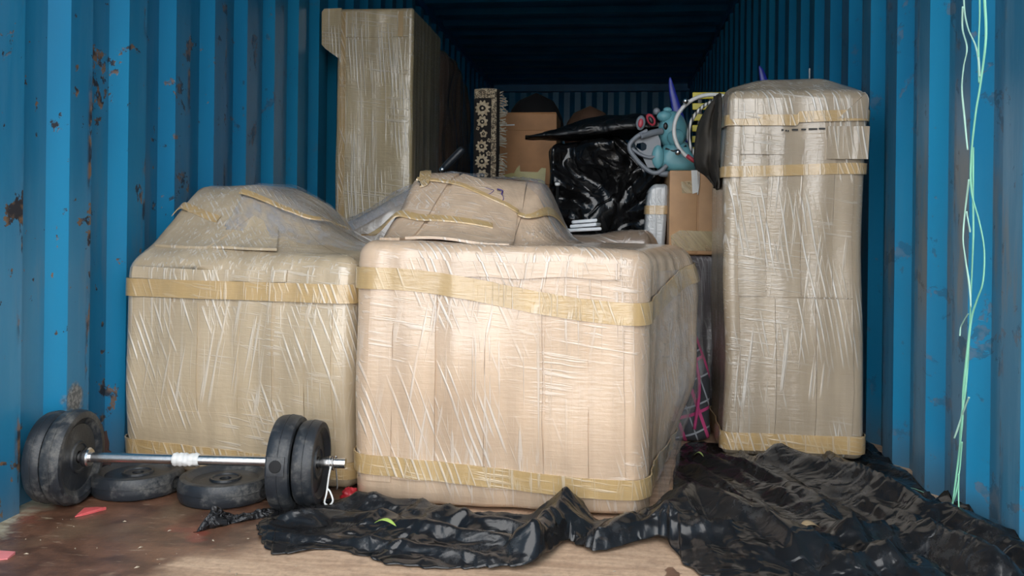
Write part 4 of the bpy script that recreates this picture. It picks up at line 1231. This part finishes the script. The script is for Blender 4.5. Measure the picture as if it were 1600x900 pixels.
# grey frame: plate with a round opening, and a looped tube
pl_out = [(990, 218), (1008, 210), (1026, 205), (1032, 220), (1034, 245), (1026, 262), (1012, 262), (1004, 245), (994, 230)]
n_ = len(pl_out)
cxp, cyp = 1004, 230
ring_in = [(1002 + 9 * math.cos(a_), 229 + 7 * math.sin(a_)) for a_ in [math.atan2(y - 229, x - 1002) for (x, y) in pl_out]]
fo_ = [tp_(x, y, Yt - .05) for (x, y) in pl_out]; fi_ = [tp_(x, y, Yt - .05) for (x, y) in ring_in]
th_ = Vector((0, .012, 0))
mb = MB().add(fo_ + fi_ + [p + th_ for p in fo_] + [p + th_ for p in fi_],
    [f for i in range(n_) for f in ((i, n_ + i, n_ + (i + 1) % n_, (i + 1) % n_), (2 * n_ + i, 2 * n_ + (i + 1) % n_, 3 * n_ + (i + 1) % n_, 3 * n_ + i), (i, (i + 1) % n_, 2 * n_ + (i + 1) % n_, 2 * n_ + i), (n_ + i, 3 * n_ + i, 3 * n_ + (i + 1) % n_, n_ + (i + 1) % n_))])
finish('frame_plate', mb, M_grey, toy, False)
loop = catmull([tp_(x, y, Yt - .07) for (x, y) in ((1012, 204), (996, 213), (985, 224), (984, 234), (992, 246), (1005, 260), (1018, 269), (1030, 269), (1042, 258))], 8)
finish('frame_loop', MB().tube(loop, .009, 10), M_grey, toy)
finish('frame_bar', MB().tube(catmull([tp_(x, y, Yt - .06) for (x, y) in ((987, 232), (1000, 241), (1014, 246), (1026, 244))], 6), .007, 8), M_grey, toy)
finish('foot_wing', blob(tp_(1028, 245, Yt - .055), (.024, .014, .046)), M_teal, toy)
finish('grey_foot', blob(tp_(1040, 272, Yt - .06), (.030, .02, .012)), M_grey, toy)

# blue paddle blades
M_blue = plain('blue_plastic', (.015, .03, .34), .35)
def blade(name, pts, Y, w_, label):
    q_ = [atY(x, y, Y) for (x, y) in pts]; q_[-1].z = zc1 + .001
    P_ = catmull(q_, 8); rows = []
    for i, p in enumerate(P_):
        f = i / (len(P_) - 1); r = w_ * min(1, math.sin(PI * min(1, f * 1.25 + .04) * .5) ** .8)
        rows.append([p + Vector((r * math.cos(a_), .35 * r * math.sin(a_), 0)) for a_ in [2 * PI * k / 14 for k in range(14)]])
    mb_ = MB().grid(rows, True, True); mb_.f.append(tuple(range(14))); mb_.f.append(tuple(range(len(mb_.v) - 1, len(mb_.v) - 15, -1)))
    return tag(finish(name, mb_, M_blue, loc=Vector((P_[-1].x, Y, P_[-1].z))), label, 'paddle')
z_end = 282
blade('paddle', [(1047, 121), (1050, 140), (1056, 165), (1061, 190), (1066, 230), (1070, 271)], 3.82, .026, 'blue plastic blade sticking up behind the teal toy')
blade('paddle', [(1187, 103), (1191, 115), (1196, 140), (1200, 200), (1202, 271)], 3.88, .022, 'dark blue blade tip showing above the tall package')
pr_ = atY(1265, 107, 3.75)
tag(finish('thin_rod', MB().tube([Vector((pr_.x, 3.75, 0)), pr_], .0035, 6), M_white, loc=Vector((pr_.x, 3.75, 0))), 'thin pale rod rising behind the tall package', 'rod')

# hoops with beads, and a yellow slatted basket behind
hcen = atY(1124, 206, 3.44)
def ring(cx_, cy_, R_, Y, ry=1.0, tiltn=.0, n=48):
    c = atY(cx_, cy_, Y); r = R_ * (Y / F)
    return [c + Vector((r * math.cos(a_), tiltn * math.sin(a_) * r, r * ry * math.sin(a_))) for a_ in [2 * PI * k / n for k in range(n)]], c, r
rg, c, r = ring(1112, 203, 57, 3.42, .95)
t = thing('hoop_toy', Vector((c.x, 3.42, zc1)), 'pair of white hoops with round beads behind the dark cloth', 'hoop')
finish('white_hoop', MB().tube(rg, .008, 8, True), M_white, t)
rg2, c2, r2 = ring(1136, 210, 58, 3.45, .95)
b = NB('black_white_spiral'); vv = b.coord(); xx, yy, zz = b.xyz(vv)
w = b.n.new('ShaderNodeTexWave'); w.inputs['Scale'].default_value = 22; b.l.new(b.mapping(vv, (1, 1, 1.4)), w.inputs[0])
b.P(Base_Color=b.mix(b.ramp(w.outputs['Fac'], .35, .5), (.06, .06, .06), (.72, .72, .70)), Roughness=.4)
finish('striped_hoop', MB().tube(rg2, .007, 8, True), b.m, t)
for (x, y) in ((1071, 158), (1059, 238)):
    finish('bead', blob(atY(x, y, 3.40), (.012, .012, .012), 16, 10), M_steel, t)
finish('red_joint', MB().tube([atY(1073, 243, 3.40), atY(1088, 254, 3.40)], .008, 8), M_red, t)
finish('cord', MB().tube(catmull([atY(x, y, 3.335) for (x, y) in ((1088, 254), (1092, 266), (1092, 290), (1090, 304))], 5), .002, 6), M_white, t)
M_yel = plain('yellow_plastic', (.60, .50, .03), .4)
ya = atY(1082, 148, 3.72); yb = atY(1150, 176, 3.72)
t = thing('slatted_basket', Vector(((ya.x + yb.x) / 2, 3.75, zc1)), 'yellow slatted basket half hidden behind the white hoops', 'basket')
for i in range(8):
    z0 = zc1 + .002 + i * (ya.z - zc1 - .02) / 7
    finish('slat', MB().box((ya.x, 3.715, z0), (yb.x, 3.725, z0 + .028), .003), M_yel, t, auto=.6)
for x in lin(ya.x + .022, yb.x - .022, 3):
    finish('upright', MB().box((x, 3.726, zc1 + .001), (x + .02, 3.738, ya.z + .012), .003), M_blk, t, auto=.6)
